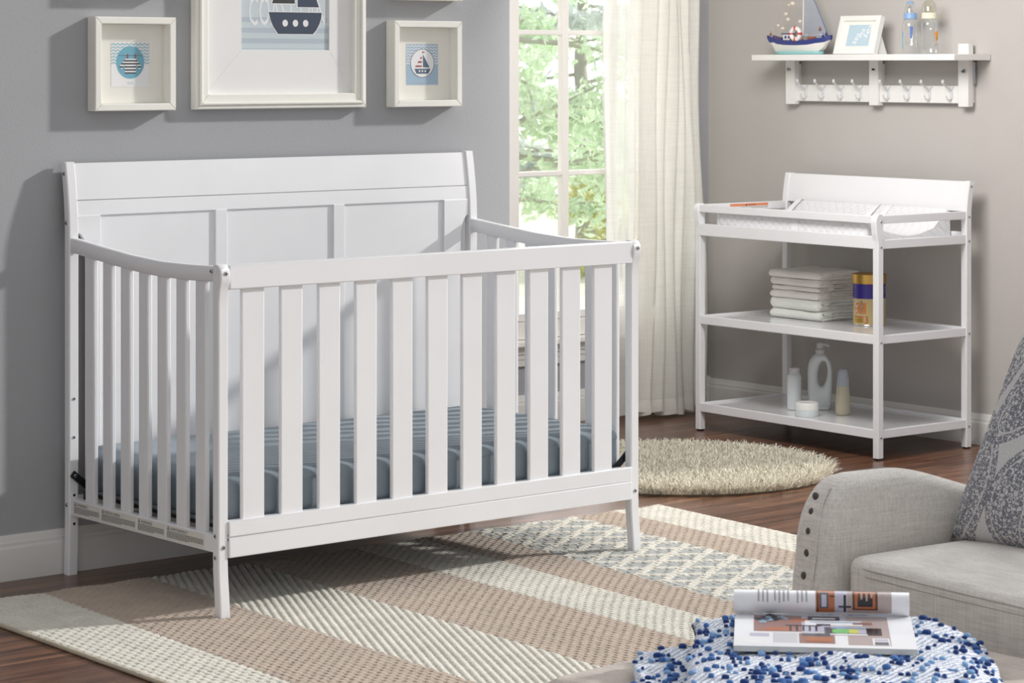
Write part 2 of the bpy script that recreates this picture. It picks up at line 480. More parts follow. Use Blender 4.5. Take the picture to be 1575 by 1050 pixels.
# front gate rails
b = MB(); b.box(XL1, XR0, -.7545, -.726, .806, .866, .003, 2); b.build('top_rail', WHITE, crib)
b = MB(); b.box(XL1, XR0, -.7525, -.727, .199, .2385, .0025, 2); b.box(XL1, XR0, -.7525, -.727, .148, .1982, .0025, 2)
b.box(XL1, XR0, -.749, -.73, .19, .205, 0); b.build('lower_rail', WHITE, crib)
for k in range(11):
    x = -3.6105 + k * .11615
    b = MB(); b.box(x - .0335, x + .0335, -.7455, -.7335, .236, .808, .003, 2); b.build('front_slat', WHITE, crib)
# curved side rails, slats, lower rails
SR = [(-.034, .897), (-.082, .892), (-.2, .880), (-.329, .868), (-.472, .860), (-.6, .860), (-.724, .863)]
for x0, x1 in ((XL0 + .004, XL1 - .003), (XR0 + .003, XR1 - .004)):
    rings = []; N = 28
    for i in range(N + 1):
        y = -.028 - (.70) * i / N; zt = interp_l = np.interp(-y, [-p[0] for p in SR], [p[1] for p in SR]); zb = zt - .0385 + .004 * math.sin(PI * i / N) * 0
        e = .003
        rings.append([(x0 + e, y, zt), (x1 - e, y, zt), (x1, y, zt - e), (x1, y, zb + e), (x1 - e, y, zb), (x0 + e, y, zb), (x0, y, zb + e), (x0, y, zt - e)])
    MB().loft(rings).build('side_rail', WHITE, crib, smooth=50)
    b = MB(); b.box(x0, x1, -.726, -.028, .160, .205, .003, 2); b.build('side_lower_rail', WHITE, crib)
    xm = (x0 + x1) / 2
    for k in range(7):
        y = -.1245 - k * .0883
        zt = np.interp(-y, [-p[0] for p in SR], [p[1] for p in SR]) - .036
        b = MB(); b.box(xm - .0075, xm + .0075, y - .0225, y + .0225, .203, zt, .004, 2); b.build('side_slat', WHITE, crib)
# headboard
def hb_y(z): return YR0 + .006 + rear_off(z)
def board(z0, z1, x0, x1, dy, t=.014, n=16, name='headboard_top_board'):
    rings = []
    for i in range(n + 1):
        z = z0 + (z1 - z0) * i / n; y = hb_y(z) + dy
        rings.append([(x0, y, z), (x1, y, z), (x1, y + t, z), (x0, y + t, z)])
    return MB().loft(rings).build(name, WHITE, crib, smooth=30)
board(.9965, 1.094, XL1, XR0, 0)
board(.955, .9945, XL1, XR0, -.001, name='headboard_rail')
b = MB(); b.box(XL1, XR0, YR0 + .019, YR0 + .024, .9575, 1.0, 0); b.build('headboard_backing', WHITE, crib)
SOX0, SOX1 = XL1 + .030, XR0 - .030       # outer edges of the end stiles under the shoulder
for s, xo, xp, xi in ((1, SOX0, XL1, -3.616), (-1, SOX1, XR0, -2.44)):
    # stile with an arched shoulder that reaches the post
    pts = [(xi, .20), (xi, .955), (xp, .955), (xp, .908)]
    for k in range(1, 9):
        a = PI / 2 * k / 8
        pts.append((xp + (xo - xp) * math.sin(a), .908 - .075 * (1 - math.cos(a))))
    pts += [(xo, .20)]
    b = MB(); b.prism(pts, 'y', YR0 + .005, YR0 + .020, .0015); b.build('headboard_stile', WHITE, crib, smooth=30)
for x0, x1 in ((-3.249, -3.210), (-2.845, -2.806)):
    b = MB(); b.box(x0, x1, YR0 + .005, YR0 + .020, .20, .956); b.build('headboard_stile', WHITE, crib)
b = MB(); b.box(-3.62, -2.436, YR0 + .012, YR0 + .018, .20, .956, 0); b.build('headboard_panel', WHITE, crib)
b = MB(); b.box(XL1, XR0, YR0 + .004, YR0 + .022, .150, .21); b.build('headboard_lower_rail', WHITE, crib)
# bolts and holes
for c in ((-3.7005, YF0 - .0112, .8465), (-3.7005, YF0, .175), (-2.331, YF0 - .0112, .8465), (-2.331, YF0, .170)): bolt(crib, c, (0, -1, 0))
for c in ((XL0, -.716, .851), (XL0, -.7345, .203), (XL0, -.7345, .150), (XL0, -.0065, 1.067), (XL0, -.0185, .936), (XL0, -.021, .187)):
    bolt(crib, c, (-1, 0, 0))
for z in (.469, .367): bolt(crib, (-3.7005, YR0, z), (0, -1, 0), .0042)
for z in (.137, .213): hole(crib, (-3.7005, YR0, z), (0, -1, 0))
# black steel hangers of the mattress base
for xx, s in ((-3.7005, 1), (-2.331, -1)):
    b = MB(); M = Matrix.Translation((xx, YR0 - .004 if s > 0 else -.715, .265 if s > 0 else .27)) @ Matrix.Rotation(math.radians(40) * s, 4, 'Y')
    b.box(-.011 if s > 0 else -.075, .075 if s > 0 else .011, -.003, .003, -.010, .010, .003, 2, M); h = b.build('mattress_hanger', BLACKMETAL, crib, label='black steel mattress hanger')
    if s > 0: bolt(h, (xx, YR0 - .007, .265), (0, -1, 0), .005)
b = MB(); b.box(-3.66, -2.365, -.69, -.06, .205, .216, .002); b.box(-3.68, -2.345, -.70, -.685, .20, .225, .002); b.box(-3.68, -2.345, -.06, -.045, .20, .225, .002)
b.build('mattress_base', BLACKMETAL, crib)
# warning labels on the left lower rail
def label_strip(y0, y1, head, lines, hs, big=False):
    X = XL0 + .0035
    F = lambda u, v: (X, y0 - u, .1605 + v)
    L = y0 - y1
    b = MB(); b.m(0).box(X - .0003, X + .0006, y1, y0, .1645, .2005, 0)
    G = lambda u, v: (X - .0006, y0 - u, .1645 + v)
    b.m(1).poly([G(.004, .0245), (G(.016, .0245)), G(.010, .0345)]); 
    b.m(0).poly([(p[0] - .0002, p[1], p[2]) for p in (G(.0065, .0257), G(.0135, .0257), G(.010, .0318))])
    b.m(1).poly([(p[0] - .0004, p[1], p[2]) for p in (G(.0093, .0263), G(.0107, .0263), G(.0107, .030), G(.0093, .030))])
    b.text(head, G, .019, .0245, .0105)
    rnd = random.Random(len(head)); b.m(2)
    for i in range(lines):
        v = .0195 - i * .0175 / lines; u = .004; end = L - .004 if i < lines - 1 else L * .6
        while u < end:
            wd = rnd.uniform(.004, .010); b.poly([G(u, v), G(min(u + wd, end), v), G(min(u + wd, end), v + .0022), G(u, v + .0022)]); u += wd + .0016
    b.build('warning_label', [STICKER, INK, GREYINK], crib, smooth=0, label='printed label reading ' + head)
label_strip(-.050, -.185, 'WARNING:', 5, 1); label_strip(-.190, -.362, 'MISE EN GARDE:', 5, 1)
label_strip(-.368, -.500, 'WARNING!', 5, 1); label_strip(-.506, -.680, 'AVERTISSEMENT!', 5, 1)

# mattress in a fitted sheet
SHEET = fabric('blue_grey_sheet', srgb(140, 152, 161), .9, 700, .12, 9, .85, .1)
def mfn(w):
    k = max(0, min(1, (w.z + .02) / .05))
    w.z += .0035 * math.sin(w.x * 31 + 3 * math.sin(w.y * 9)) * k * (1 if abs(w.y) < .3 else .3) * .35
    if w.z < .03: w.y += .003 * math.sin(w.x * 12) * (1 if w.y < 0 else 0)
    return w
b = MB(); b.rbox((-3.0125, -.382, .2825), (.660, .333, .0635), .03, 34, mfn); mt = b.build('mattress', SHEET, smooth=180)
tag(mt, 'crib mattress under a smooth slate-blue fitted sheet', 'mattress')
b = MB(); pts = []
for k in range(40):
    a = 2 * PI * k / 40; c, s = math.cos(a), math.sin(a)
    sg = lambda t: math.copysign(abs(t) ** .12, t)
    pts.append((-3.0125 + sg(c) * .659, -.382 + sg(s) * .332, .224))
b.tube(pts, .005, 6, loop=True); o = b.build('elastic_hem', SHEET, None, smooth=180); o.parent = mt

# ------------------------------------------------------------------ pictures on the wall behind the crib
FRAME = paint('frame_cream_white', srgb(246, 244, 236), 0.45, 0.12, 60)
MATB = paint('mat_board', srgb(246, 245, 243), 0.8)
MATC = paint('box_frame_backing', srgb(244, 241, 232), 0.8)
PANE2 = clear('picture_glass', (1, 1, 1, 1), .10, (1, 1, 1, 1), .015)
def ring_frame(b, x0, x1, z0, z1, w, y0, y1, bev=.0015):
    """four mitred members"""
    O = [(x0, z0), (x1, z0), (x1, z1), (x0, z1)]; I = [(x0 + w, z0 + w), (x1 - w, z0 + w), (x1 - w, z1 - w), (x0 + w, z1 - w)]
    for k in range(4):
        j = (k + 1) % 4
        b.prism([O[k], O[j], I[j], I[k]], 'y', y0, y1, bev)
def ell(cx, cy, rx, ry, n=32): return [(cx + rx * math.cos(2 * PI * k / n), cy + ry * math.sin(2 * PI * k / n)) for k in range(n)]
def clip_chevrons(b, F, u0, u1, v0, v1, pu, pv, t):
    """zigzag bands"""
    n = int(round((u1 - u0) / (pu / 2))); v = v0
    while v < v1:
        for i in range(n):
            a, c = u0 + i * pu / 2, u0 + (i + 1) * pu / 2
            h0, h1 = (0, pv / 2) if i % 2 == 0 else (pv / 2, 0)
            q = [(a, v + h0), (c, v + h1), (c, min(v1, v + h1 + t)), (a, min(v1, v + h0 + t))]
            if max(p[1] for p in q) <= v1 + 1e-6: b.flatshape(q, F)
        v += pv
def lay(x0, z0, y):     # picture frame: u to the right, v up, layers towards the room
    def at(k): return lambda u, v: (x0 + u, y - k * .00015, z0 + v)
    return at
P_SKY = flat('print_pale_blue', srgb(206, 218, 222)); P_BLUE = flat('print_teal_blue', srgb(112, 178, 200)); P_NAVY = flat('print_navy', srgb(24, 46, 76))
P_WHITE = flat('print_white', srgb(244, 244, 244)); P_RED = flat('print_red', srgb(168, 44, 48)); P_BLACK = flat('print_black', srgb(24, 22, 28)); P_ST1 = flat('print_grey_blue', srgb(186, 199, 208)); P_SOFT = flat('print_soft_blue', srgb(164, 190, 212))
P_SLATE = flat('print_slate_blue', srgb(72, 96, 120)); P_ZIG = flat('print_zigzag_blue', srgb(160, 198, 210))

def box_frame(x0, z0, label, art):
    W = .2545; y1, y0 = WY - .0005, -.0175
    t = thing('picture_frame', label, 'picture', (x0 + W / 2, WY, z0))
    b = MB(); ring_frame(b, x0, x0 + W, z0, z0 + W, .0195, y0, y1, .002); b.build('frame', FRAME, t, smooth=30)
    b = MB(); b.box(x0 + .02, x0 + W - .02, y1 - .008, y1 - .001, z0 + .02, z0 + W - .02, 0); b.build('backing', MATC, t, smooth=0)
    b = MB(); b.box(x0 + .02, x0 + W - .02, y0 + .004, y0 + .0055, z0 + .02, z0 + W - .02, 0); b.build('glass', PANE2, t, smooth=0)
    if art:
        PW, PH = .120, .121; b = MB(); at = lay(x0 + W / 2 - PW / 2 + .002, z0 + W / 2 - PH / 2 - .002, y1 - .0085)
        mats = art(b, at, PW, PH); b.build('print', mats, t, smooth=0)
    return t
def rectp(b, F, u0, u1, v0, v1): b.flatshape([(u0, v0), (u1, v0), (u1, v1), (u0, v1)], F)
def art_sweater(b, at, W, H):
    b.m(0); rectp(b, at(0), 0, W, 0, H)
    b.m(1); clip_chevrons(b, at(1), 0, W, H * .5, H, W / 8.5, .0085, .004)
    b.m(2); b.flatshape(ell(W * .5, H * .55, W * .37, H * .37), at(2))
    cx = W * .5; Q = lambda pts: [((x - 363) / 315 * W, (692 - y) / 359 * H) for x, y in pts]
    def cut(poly, v, keep_above):
        out = []
        for p, q in zip(poly, poly[1:] + poly[:1]):
            a, c = (p[1] - v, q[1] - v) if keep_above else (v - p[1], v - q[1])
            if a >= 0: out.append(p)
            if (a > 0) != (c > 0) and abs(a - c) > 1e-12: out.append((p[0] + (q[0] - p[0]) * a / (a - c), v))
        return out
    shapes = [Q([(475, 585), (567, 585), (567, 505), (475, 505)]), Q([(484, 457), (507, 466), (545, 466), (562, 457), (570, 506), (472, 506)]),
              Q([(486, 456), (475, 510), (450, 552), (429, 527)]), Q([(560, 456), (614, 528), (596, 556), (568, 510)])]
    for k_, sh_ in enumerate(shapes):
        b.m(0); b.flatshape(sh_, at(4 + k_ * .2))
        for y in (452, 476, 500, 525, 550, 575):
            va, vb = (692 - y - 12) / 359 * H, (692 - y) / 359 * H
            c_ = cut(cut(sh_, va, True), vb, False)
            if len(c_) >= 3: b.m(3); b.flatshape(c_, at(5 + k_ * .2))
    b.m(3); rectp(b, at(3), cx - .038, cx + .040, .0845, .0855)
    b.m(4)
    for u in (-.0085, .0155): rectp(b, at(7), cx + u - .0018, cx + u + .0018, .078, .089)
    b.m(5); b.text('SEA', at(2), W * .5, .006, .012, 0, 'CENTER')
    return [P_WHITE, P_ZIG, P_BLUE, P_BLACK, P_RED, P_SKY]
def art_boat(b, at, W, H):
    b.m(0); rectp(b, at(0), 0, W, 0, H)
    b.m(1); clip_chevrons(b, at(1), 0, W, H * .5, H, W / 8.5, .0085, .003)
    b.m(2); b.flatshape(ell(W * .5, H * .53, W * .375, H * .355), at(2))
    b.m(1); b.flatshape(ell(W * .5, H * .53, W * .36, H * .34), at(3))
    F = at(4); c = W * .5
    b.m(3); b.flatshape([(c - .022, .033), (c + .022, .033), (c + .031, .048), (c - .030, .048)], F)
    b.flatshape([(c + .002, .052), (c + .027, .052), (c + .002, .091)], F)
    b.m(4)
    for z0, z1 in ((.053, .058), (.065, .0705), (.077, .084)):
        f = lambda z: c - .001 - (.030 * (.091 - z) / .039)
        b.flatshape([(f(z0) + .002, z0), (c - .002, z0), (c - .002, z1), (f(z1) + .002, z1)], F)
    b.flatshape([(c - .001, .094), (c + .011, .097), (c - .001, .100)], F)
    b.m(1)
    for k in (-1, 0, 1): b.flatshape(ell(c + k * .011, .041, .003, .0032, 12), at(5))
    b.m(5); b.text('SEA', at(2), W * .5, .004, .010, 0, 'CENTER')
    return [P_SOFT, P_WHITE, P_SLATE, P_SLATE, P_RED, P_ST1]
box_frame(-3.6250, 1.2325, 'cream box frame with a striped sweater on a teal circle, left of the big picture', art_sweater)
box_frame(-2.6160, 1.2325, 'cream box frame with a small red and blue sailboat, right of the big picture', art_boat)
box_frame(-3.6250, 1.562, 'cream box frame hung above the striped sweater picture', None)
box_frame(-2.612, 1.5478, 'cream box frame above the small sailboat picture, only its lower edge in view', None)

def big_frame():
    x0, x1, z0, z1 = -3.297, -2.709, 1.233, 2.03; y1 = WY - .0005
    t = thing('picture_frame', 'large white moulded frame with a navy sailboat print in a wide mat', 'picture', ((x0 + x1) / 2, WY, z0))
    b = MB()
    ring_frame(b, x0, x1, z0, z1, .012, -.004, y1, .003); ring_frame(b, x0 + .011, x1 - .011, z0 + .011, z1 - .011, .010, -.010, y1, .003)
    ring_frame(b, x0 + .020, x1 - .020, z0 + .020, z1 - .020, .022, -.003, y1, .002)
    b.build('frame', FRAME, t, smooth=30)
    PX0, PX1, PZ0, PZ1 = -3.133, -2.829, 1.399, 1.83
    b = MB()
    O = [(x0 + .04, z0 + .04), (x1 - .04, z0 + .04), (x1 - .04, z1 - .04), (x0 + .04, z1 - .04)]; I = [(PX0, PZ0), (PX1, PZ0), (PX1, PZ1), (PX0, PZ1)]
    for k in range(4):
        j = (k + 1) % 4; b.prism([O[k], O[j], I[j], I[k]], 'y', y1 - .010, y1 - .006, .0008)
    b.build('mat', MATB, t, smooth=0)
    b = MB(); at = lay(PX0, PZ0, y1 - .005); W, H = PX1 - PX0, PZ1 - PZ0
    b.m(0); rectp(b, at(-1), -.004, W + .004, -.004, H + .004)
    b.m(1)
    for v, h in ((.003, .002), (.019, .014), (.049, .014), (.079, .014)): rectp(b, at(0), 0, W, v, v + h)
    b.m(2); b.text('COAST LAND', at(1), .026, .070, .118, 0, 'LEFT', .42)
    rectp(b, at(1), .043, .115, .156, .30)
    s = lambda q, k=1: [(u * k, v) for u, v in q]
    hull = [(.128, .046), (.250, .046), (.262, .058), (.272, .074), (.279, .092), (.281, .108), (.096, .108), (.102, .086), (.112, .066)]
    hc = (.19, .078); big = [(hc[0] + (u - hc[0]) * 1.03, hc[1] + (v - hc[1]) * 1.08) for u, v in hull]
    b.flatshape(big, at(2)); b.m(3); b.flatshape(hull, at(3))
    b.m(2)
    for k in range(3): b.flatshape(ell(.1525 + k * .0358, .077, .0095, .0100, 20), at(4))
    b.flatshape([(.192, .121), (.276, .121), (.190, .33)], at(2)); b.m(3); b.flatshape([(.196, .1235), (.271, .1235), (.195, .318)], at(3))
    b.m(2); b.flatshape([(.103, .130), (.188, .130), (.188, .34)], at(2))
    b.m(4)
    for v0, v1 in ((.133, .151), (.18, .198), (.227, .245)):
        f = lambda v: .103 + (.085) * (v - .130) / .21 + .003
        b.flatshape([(f(v0), v0), (.186, v0), (.186, v1), (f(v1), v1)], at(3))
    b.build('print', [P_SKY, P_ST1, P_WHITE, P_NAVY, P_BLACK], t, smooth=0)
    b = MB(); b.box(x0 + .038, x1 - .038, y1 - .0145, y1 - .0135, z0 + .038, z1 - .038, 0); b.build('glass', PANE2, t, smooth=0)
big_frame()

# ------------------------------------------------------------------ changing table (local: x to the wall, y along it)
TA = math.radians(-2.2)
TBL = (-.574, -.067, 0)
table = thing('changing_table', 'white wooden changing table with two open shelves against the right wall', 'changing table', TBL, TA)
def tl(x, y, z):
    c, s = math.cos(TA), math.sin(TA); return (TBL[0] + x * c - y * s, TBL[1] + x * s + y * c, z)
TB_D, TB_W, PS = .472, .939, .027
def tpost(px, py, zs, off0, off1):
    b = MB(); rings = []; e = .0025
    for z in zs:
        a, c = px + off0(z), px + PS + off1(z)
        rings.append([(a, py + e, z), (a + e, py, z), (c - e, py, z), (c, py + e, z), (c, py + PS - e, z), (c - e, py + PS, z), (a + e, py + PS, z), (a, py + PS - e, z)])
    return b.loft(rings)
zf = [.006, .3, .6, .735, .75, .765, .775, .785, .795, .805, .815, .822, .829, .834, .838, .841, .8425]
def fo(z):
    o = -interp([(.74, 0), (.79, .008), (.812, .0105), (.85, .0105)], z)
    if z > .818: o = -.0105 + .019 * (1 - math.sqrt(max(0, 1 - ((z - .818) / .0252) ** 2)))
    return o
def fo2(z): return 0 if z < .826 else -.006 * (1 - math.sqrt(max(0, 1 - ((z - .826) / .0168) ** 2)))
for y in (0, TB_W - PS): tpost(.002, y, zf, fo, fo2).build('front_post', WHITE, table, True, 40)
zr2 = [.006, .3, .7, .83, .85, .865, .88, .895, .91, .925, .94, .945]
ro = lambda z: .017 * max(0, (z - .82) / .125) ** 1.6
for y in (0, TB_W - PS): tpost(TB_D - PS, y, zr2, ro, ro).build('rear_post', WHITE, table, True, 40)
for x in (.002, TB_D - PS):
    for y in (0, TB_W - PS):
        b = MB(); b.box(x + .004, x + PS - .004, y + .004, y + PS - .004, 0, .007, .001); b.build('foot_glide', BLACKMETAL, table, True)
Y0, Y1 = PS - .002, TB_W - PS + .002
def rail(nm, x0, x1, y0, y1, z0, z1): b = MB(); b.box(x0, x1, y0, y1, z0, z1, .002, 2); b.build(nm, WHITE, table, True)
rail('front_top_rail', -.001, .018, PS - .012, TB_W - PS + .012, .811, .8375); rail('front_lower_rail', .001, .018, PS - .012, TB_W - PS + .012, .724, .7675)
for y0 in (.003, TB_W - .021):
    rail('end_top_rail', PS - .008, TB_D - PS + .006, y0, y0 + .018, .8105, .8385); rail('end_lower_rail', PS - .004, TB_D - PS + .004, y0, y0 + .018, .724, .755)
rail('rear_lower_rail', TB_D - .022, TB_D - .006, Y0, Y1, .724, .765)
rings = []
for i in range(9):
    z = .838 + .105 * i / 8; x = TB_D - PS + .005 + ro(z); rings.append([(x, Y0, z), (x + .015, Y0, z), (x + .015, Y1, z), (x, Y1, z)])
MB().loft(rings).build('back_board', WHITE, table, True, 30)
b = MB(); b.box(.018, TB_D - .02, .02, TB_W - .02, .735, .742, 0); b.build('pad_deck', GLOSSWHITE, table, True)
for zt in (.4275, .103):
    f = MB()
    f.box(.003, .020, PS - .016, TB_W - PS + .016, zt - .031, zt, .002, 2); f.box(TB_D - .022, TB_D - .004, PS - .01, TB_W - PS + .01, zt - .030, zt + .001, .002, 2)
    for y0 in (.003, TB_W - .021): f.box(PS - .004, TB_D - PS + .004, y0, y0 + .018, zt - .030, zt - .0005, .002, 2)
    f.build('shelf_frame', WHITE, table, True)
    b = MB(); b.box(.020, TB_D - .022, .021, TB_W - .021, zt - .014, zt - .007, 0); b.build('shelf_board', GLOSSWHITE, table, True)
for z in (.818, .730, .403, .077): bolt(table, (.0165, -.0002, z), (0, -1, 0), .0045, True)
for z, dx in ((.926, .012), (.819, 0), (.733, 0), (.407, 0), (.079, 0)): bolt(table, (TB_D - PS / 2 + dx, -.0002, z), (0, -1, 0), .0045, True)
ORANGE = flat('warning_orange', srgb(226, 140, 98))
yy = TB_W - .0212; F = lambda u, v: (.400 - u, yy, .812 + v)
F = lambda u, v: (.155 + u, yy - .0004, .811 + v)
b = MB(); b.m(0); rectp(b, lambda u, v: (F(u, v)[0], yy - .0002, F(u, v)[2]), 0, .20, .002, .0245); b.m(1); rectp(b, F, .002, .198, .0135, .0240)
G = lambda u, v: (F(u, v)[0], yy - .0006, F(u, v)[2])
b.m(2); b.text('WARNING', G, .095, .0152, .0085); b.flatshape([(.081, .0150), (.091, .0150), (.086, .0225)], G)
b.m(3); rnd = random.Random(4)
for v in (.0095, .0055):
    u = .004
    while u < .19: wd = rnd.uniform(.005, .012); rectp(b, G, u, u + wd, v, v + .002); u += wd + .002
b.build('warning_label', [P_WHITE, ORANGE, INK, GREYINK], table, True, 0, 'orange and white warning label')

# changing pad: quilted, raised sides
def quilt_mat():
    m, nt, bs, o = new_mat('quilted_vinyl')
    v = coords(nt, (1, 1, 1)); sep = nt.nodes.new('ShaderNodeSeparateXYZ'); nt.links.new(v, sep.inputs[0])
    u = math_node(nt, 'ADD', sep.outputs['Y'], math_node(nt, 'MULTIPLY', sep.outputs['X'], .35)); wv = math_node(nt, 'ADD', sep.outputs['Z'], math_node(nt, 'MULTIPLY', sep.outputs['X'], .8))
    a = math_node(nt, 'ABSOLUTE', math_node(nt, 'SINE', math_node(nt, 'MULTIPLY', math_node(nt, 'ADD', u, wv), 85)))
    c = math_node(nt, 'ABSOLUTE', math_node(nt, 'SINE', math_node(nt, 'MULTIPLY', math_node(nt, 'SUBTRACT', u, wv), 85)))
    h = math_node(nt, 'POWER', math_node(nt, 'MULTIPLY', a, c), 0.35)
    nt.links.new(ramp(nt, h, [(0.0, srgb(222, 223, 226)), (0.5, srgb(240, 240, 242))]).outputs['Color'], bs.inputs['Base Color'])
    bs.inputs['Roughness'].default_value = 0.35
    add_bump(nt, bs, h, 0.5, 0.004); return m
QUILT = quilt_mat(); WEB = fabric('white_webbing', srgb(240, 240, 242), .94, 800, .1)
pad = thing('changing_pad', 'white quilted contour changing pad with raised sides and straps on the changing table', 'changing pad', tl(.235, .45, .743), TA)
XS0, XS1 = .024, TB_D - .026
prof = [(XS0, .7432), (XS0 - .001, .79), (XS0 + .002, .826), (XS0 + .010, .829), (XS0 + .020, .822), (XS0 + .085, .780), (XS0 + .16, .765), ((XS0 + XS1) / 2, .762), (XS1 - .16, .765), (XS1 - .085, .784), (XS1 - .022, .838), (XS1 - .012, .8445), (XS1 - .003, .840), (XS1, .80), (XS1, .7432)]
rings = []
for y in (.075, .078, .083, .20, .32, .45, .6, .72, .835, .842, .846):
    k = .0 if .08 < y < .84 else .004
    rings.append([tl(x + (k if x < .2 else -k), y, z - (k if z > .75 else 0)) for x, z in prof])
MB().loft(rings).build('pad', QUILT, pad, False, 40)
b = MB(); b.box(XS0 - .0035, XS0 + .0, .418, .444, .744, .822, .001); b.box(XS0 - .003, XS0 + .01, .4435, .4465, .744, .812, .0005)
for v in b.bm.verts: v.co = Vector(tl(*v.co))
b.build('strap', WEB, pad)
def strap(y0, y1, pts):
    b = MB(); b.loft([[tl(x, y0, z), tl(x, y1, z), tl(x + .003, y1, z + .001), tl(x + .003, y0, z + .001)] for x, z in pts]); b.build('strap', WEB, pad, False, 60)
pz = lambda x: float(np.interp(x, [p[0] for p in prof[2:13]], [p[1] for p in prof[2:13]]))
strap(.812, .838, [(x, pz(x) + .0035 + .010 * math.sin(PI * k / 13)) for k, x in enumerate(np.linspace(.31, XS1 - .004, 14))])
strap(.405, .435, [(x, pz(x) + .0035 + .008 * math.sin(PI * k / 13)) for k, x in enumerate(np.linspace(.26, XS1 - .004, 14))])
strap(.345, .370, [(x, pz(x) + .003) for x in np.linspace(.30, XS1 - .004, 14)])

# ------------------------------------------------------------------ things on the table's shelves
ZS1, ZS2 = .4208, .0963
def towel_mat(name, c): return fabric(name, c, .88, 420, .55, 8, 1.0, .35)
TW = [towel_mat('towel_terry_warm_white', srgb(248, 243, 236)), towel_mat('towel_terry_cool_white', srgb(247, 250, 243))]
def racetrack(x0, x1, z0, z1, n=8):
    r = (z1 - z0) / 2; zc = (z0 + z1) / 2; P = []
    for k in range(n + 1):
        a = PI / 2 + PI * k / n; P.append((x0 + r + r * math.cos(a), zc + r * math.sin(a)))
    for k in range(n + 1):
        a = -PI / 2 + PI * k / n; P.append((x1 - r + r * math.cos(a), zc + r * math.sin(a)))
    return P
def towel(z0, h, mat, seed, label, dx=0, dy=0):
    """a bath towel folded over itself: a rounded front roll and loose layers that end in soft scalloped edges"""
    rnd = random.Random(seed)
    x0, x1, y0, y1 = .224 + dx, .452 - rnd.uniform(.004, .022), .512 + dy, .775 + rnd.uniform(-.007, .007)
    rot = rnd.uniform(-.022, .022); xm, ym = (x0 + x1) / 2, (y0 + y1) / 2
    def tw(x, y, z):
        return tl(min(.4475, xm + (x - xm) - (y - ym) * rot), ym + (y - ym) + (x - xm) * rot, z)
    t = thing('towel', label, 'towel', tl(xm, ym, z0), TA, 'folded towels on the middle shelf')
    def layer(bx0, bx1, bz0, bz1, ya, yb, name, sd, NY=18):
        P = racetrack(bx0, bx1, bz0, bz1, 8); Q = []
        for i, p in enumerate(P):
            q = P[(i + 1) % len(P)]; Q.append(p); d = math.hypot(q[0] - p[0], q[1] - p[1])
            if d > .03: Q += [(p[0] + (q[0] - p[0]) * k / 10, p[1] + (q[1] - p[1]) * k / 10) for k in range(1, 10)]
        cx_, cz_, hh = (bx0 + bx1) / 2, (bz0 + bz1) / 2, (bz1 - bz0) / 2; rings = []
        for j in range(-4, NY + 5):
            over = max(0, -j, j - NY) / 4.0; rr_ = math.sqrt(max(.0, 1 - over * over)) if over < 1 else .12
            jj = min(NY, max(0, j)); y = ya + hh + (yb - ya - 2 * hh) * jj / NY + (-1 if j < 0 else 1) * hh * over; ring = []
            for x, z in Q:
                w1 = noise.noise(Vector((x * 16, y * 16, sd * 3.7))); w2 = noise.noise(Vector((x * 50, y * 50, z * 60 + sd)))
                xin = x + (1 - rr_) * hh * (1 if x < bx0 + hh else -1 if x > bx1 - hh else 0)
                up = 1 if z > cz_ else .25
                ring.append(tw(xin + .0045 * noise.noise(Vector((y * 13, 2.2, sd))), y + .006 * noise.noise(Vector((x * 13, 7.7, sd))) + .0015 * w2,
                               max(z0 + .0003, cz_ + (z - cz_) * rr_ + (w1 * .0036 + w2 * .0012) * up)))
            rings.append(ring)
        MB().loft(rings).build(name, mat, t, False, 180)
    n = 2 if h < .024 else 3; th_ = h / n
    for k in range(n):
        layer(x0 + .016 + .006 * (k % 2), x1 + rnd.uniform(-.012, .004), z0 + .0004 + k * th_, z0 + (k + 1) * th_ + .0008, y0 + rnd.uniform(-.002, .007), y1 - rnd.uniform(0, .006), ('lower_layer', 'middle_layer', 'upper_layer')[k if n == 3 else k * 2], seed * 5 + k)
    layer(x0 - .003, x0 + .085, z0 + .0005, z0 + h * 1.0, y0 - .002, y1 + .001, 'front_fold', seed * 5 + 4)
z = ZS1
TL = ['thick cool-white towel at the bottom of the folded stack', 'thick cool-white towel second from the bottom of the stack', 'warm-white towel third from the bottom of the stack',
      'thinnest warm-white towel, third from the top of the stack', 'warm-white towel second from the top of the stack', 'warm-white towel on top of the folded stack']
for k, (h, mi, dx, dy) in enumerate(((.034, 1, .004, .0), (.041, 1, .0, .004), (.027, 0, .0, .01), (.018, 0, .008, .012), (.029, 0, .004, .010), (.026, 0, -.002, .003))):
    towel(z, h, TW[mi], k + 1, TL[k], dx, dy); z += h + .0003

# formula tin
GOLD = metal('tin_gold', srgb(205, 165, 88), .35); INDIGO = paint('tin_indigo', srgb(58, 44, 140), .25); GOLDP = paint('tin_pale_gold', srgb(206, 184, 130), .3); TORANGE = flat('tin_orange', srgb(216, 134, 52), .3); SILV = metal('tin_silver', srgb(205, 205, 212), .25); TINRED = flat('tin_red', srgb(196, 92, 36), .3)
TC = (-.2545, .262); TR = .0615
tin = thing('formula_tin', 'gold and indigo cylindrical formula tin marked 3 on the middle shelf', 'tin', (TC[0], TC[1], ZS1))
b = MB(); b.m(0).lathe([(TR * .9, .0), (TR * .96, .001), (TR * .97, .004), (TR * .95, .006), (TR * .95, .096), (TR * .95, .097)], (TC[0], TC[1], ZS1), 40)
b.m(1).lathe([(TR * .951, .0965), (TR * .951, .150), (TR * .9, .151)], (TC[0], TC[1], ZS1), 40); b.m(2).lathe([(TR * .97, 0), (TR * .985, .002), (TR * .97, .004)], (TC[0], TC[1], ZS1), 40)
b.build('body', [GOLDP, INDIGO, SILV], tin, smooth=30)
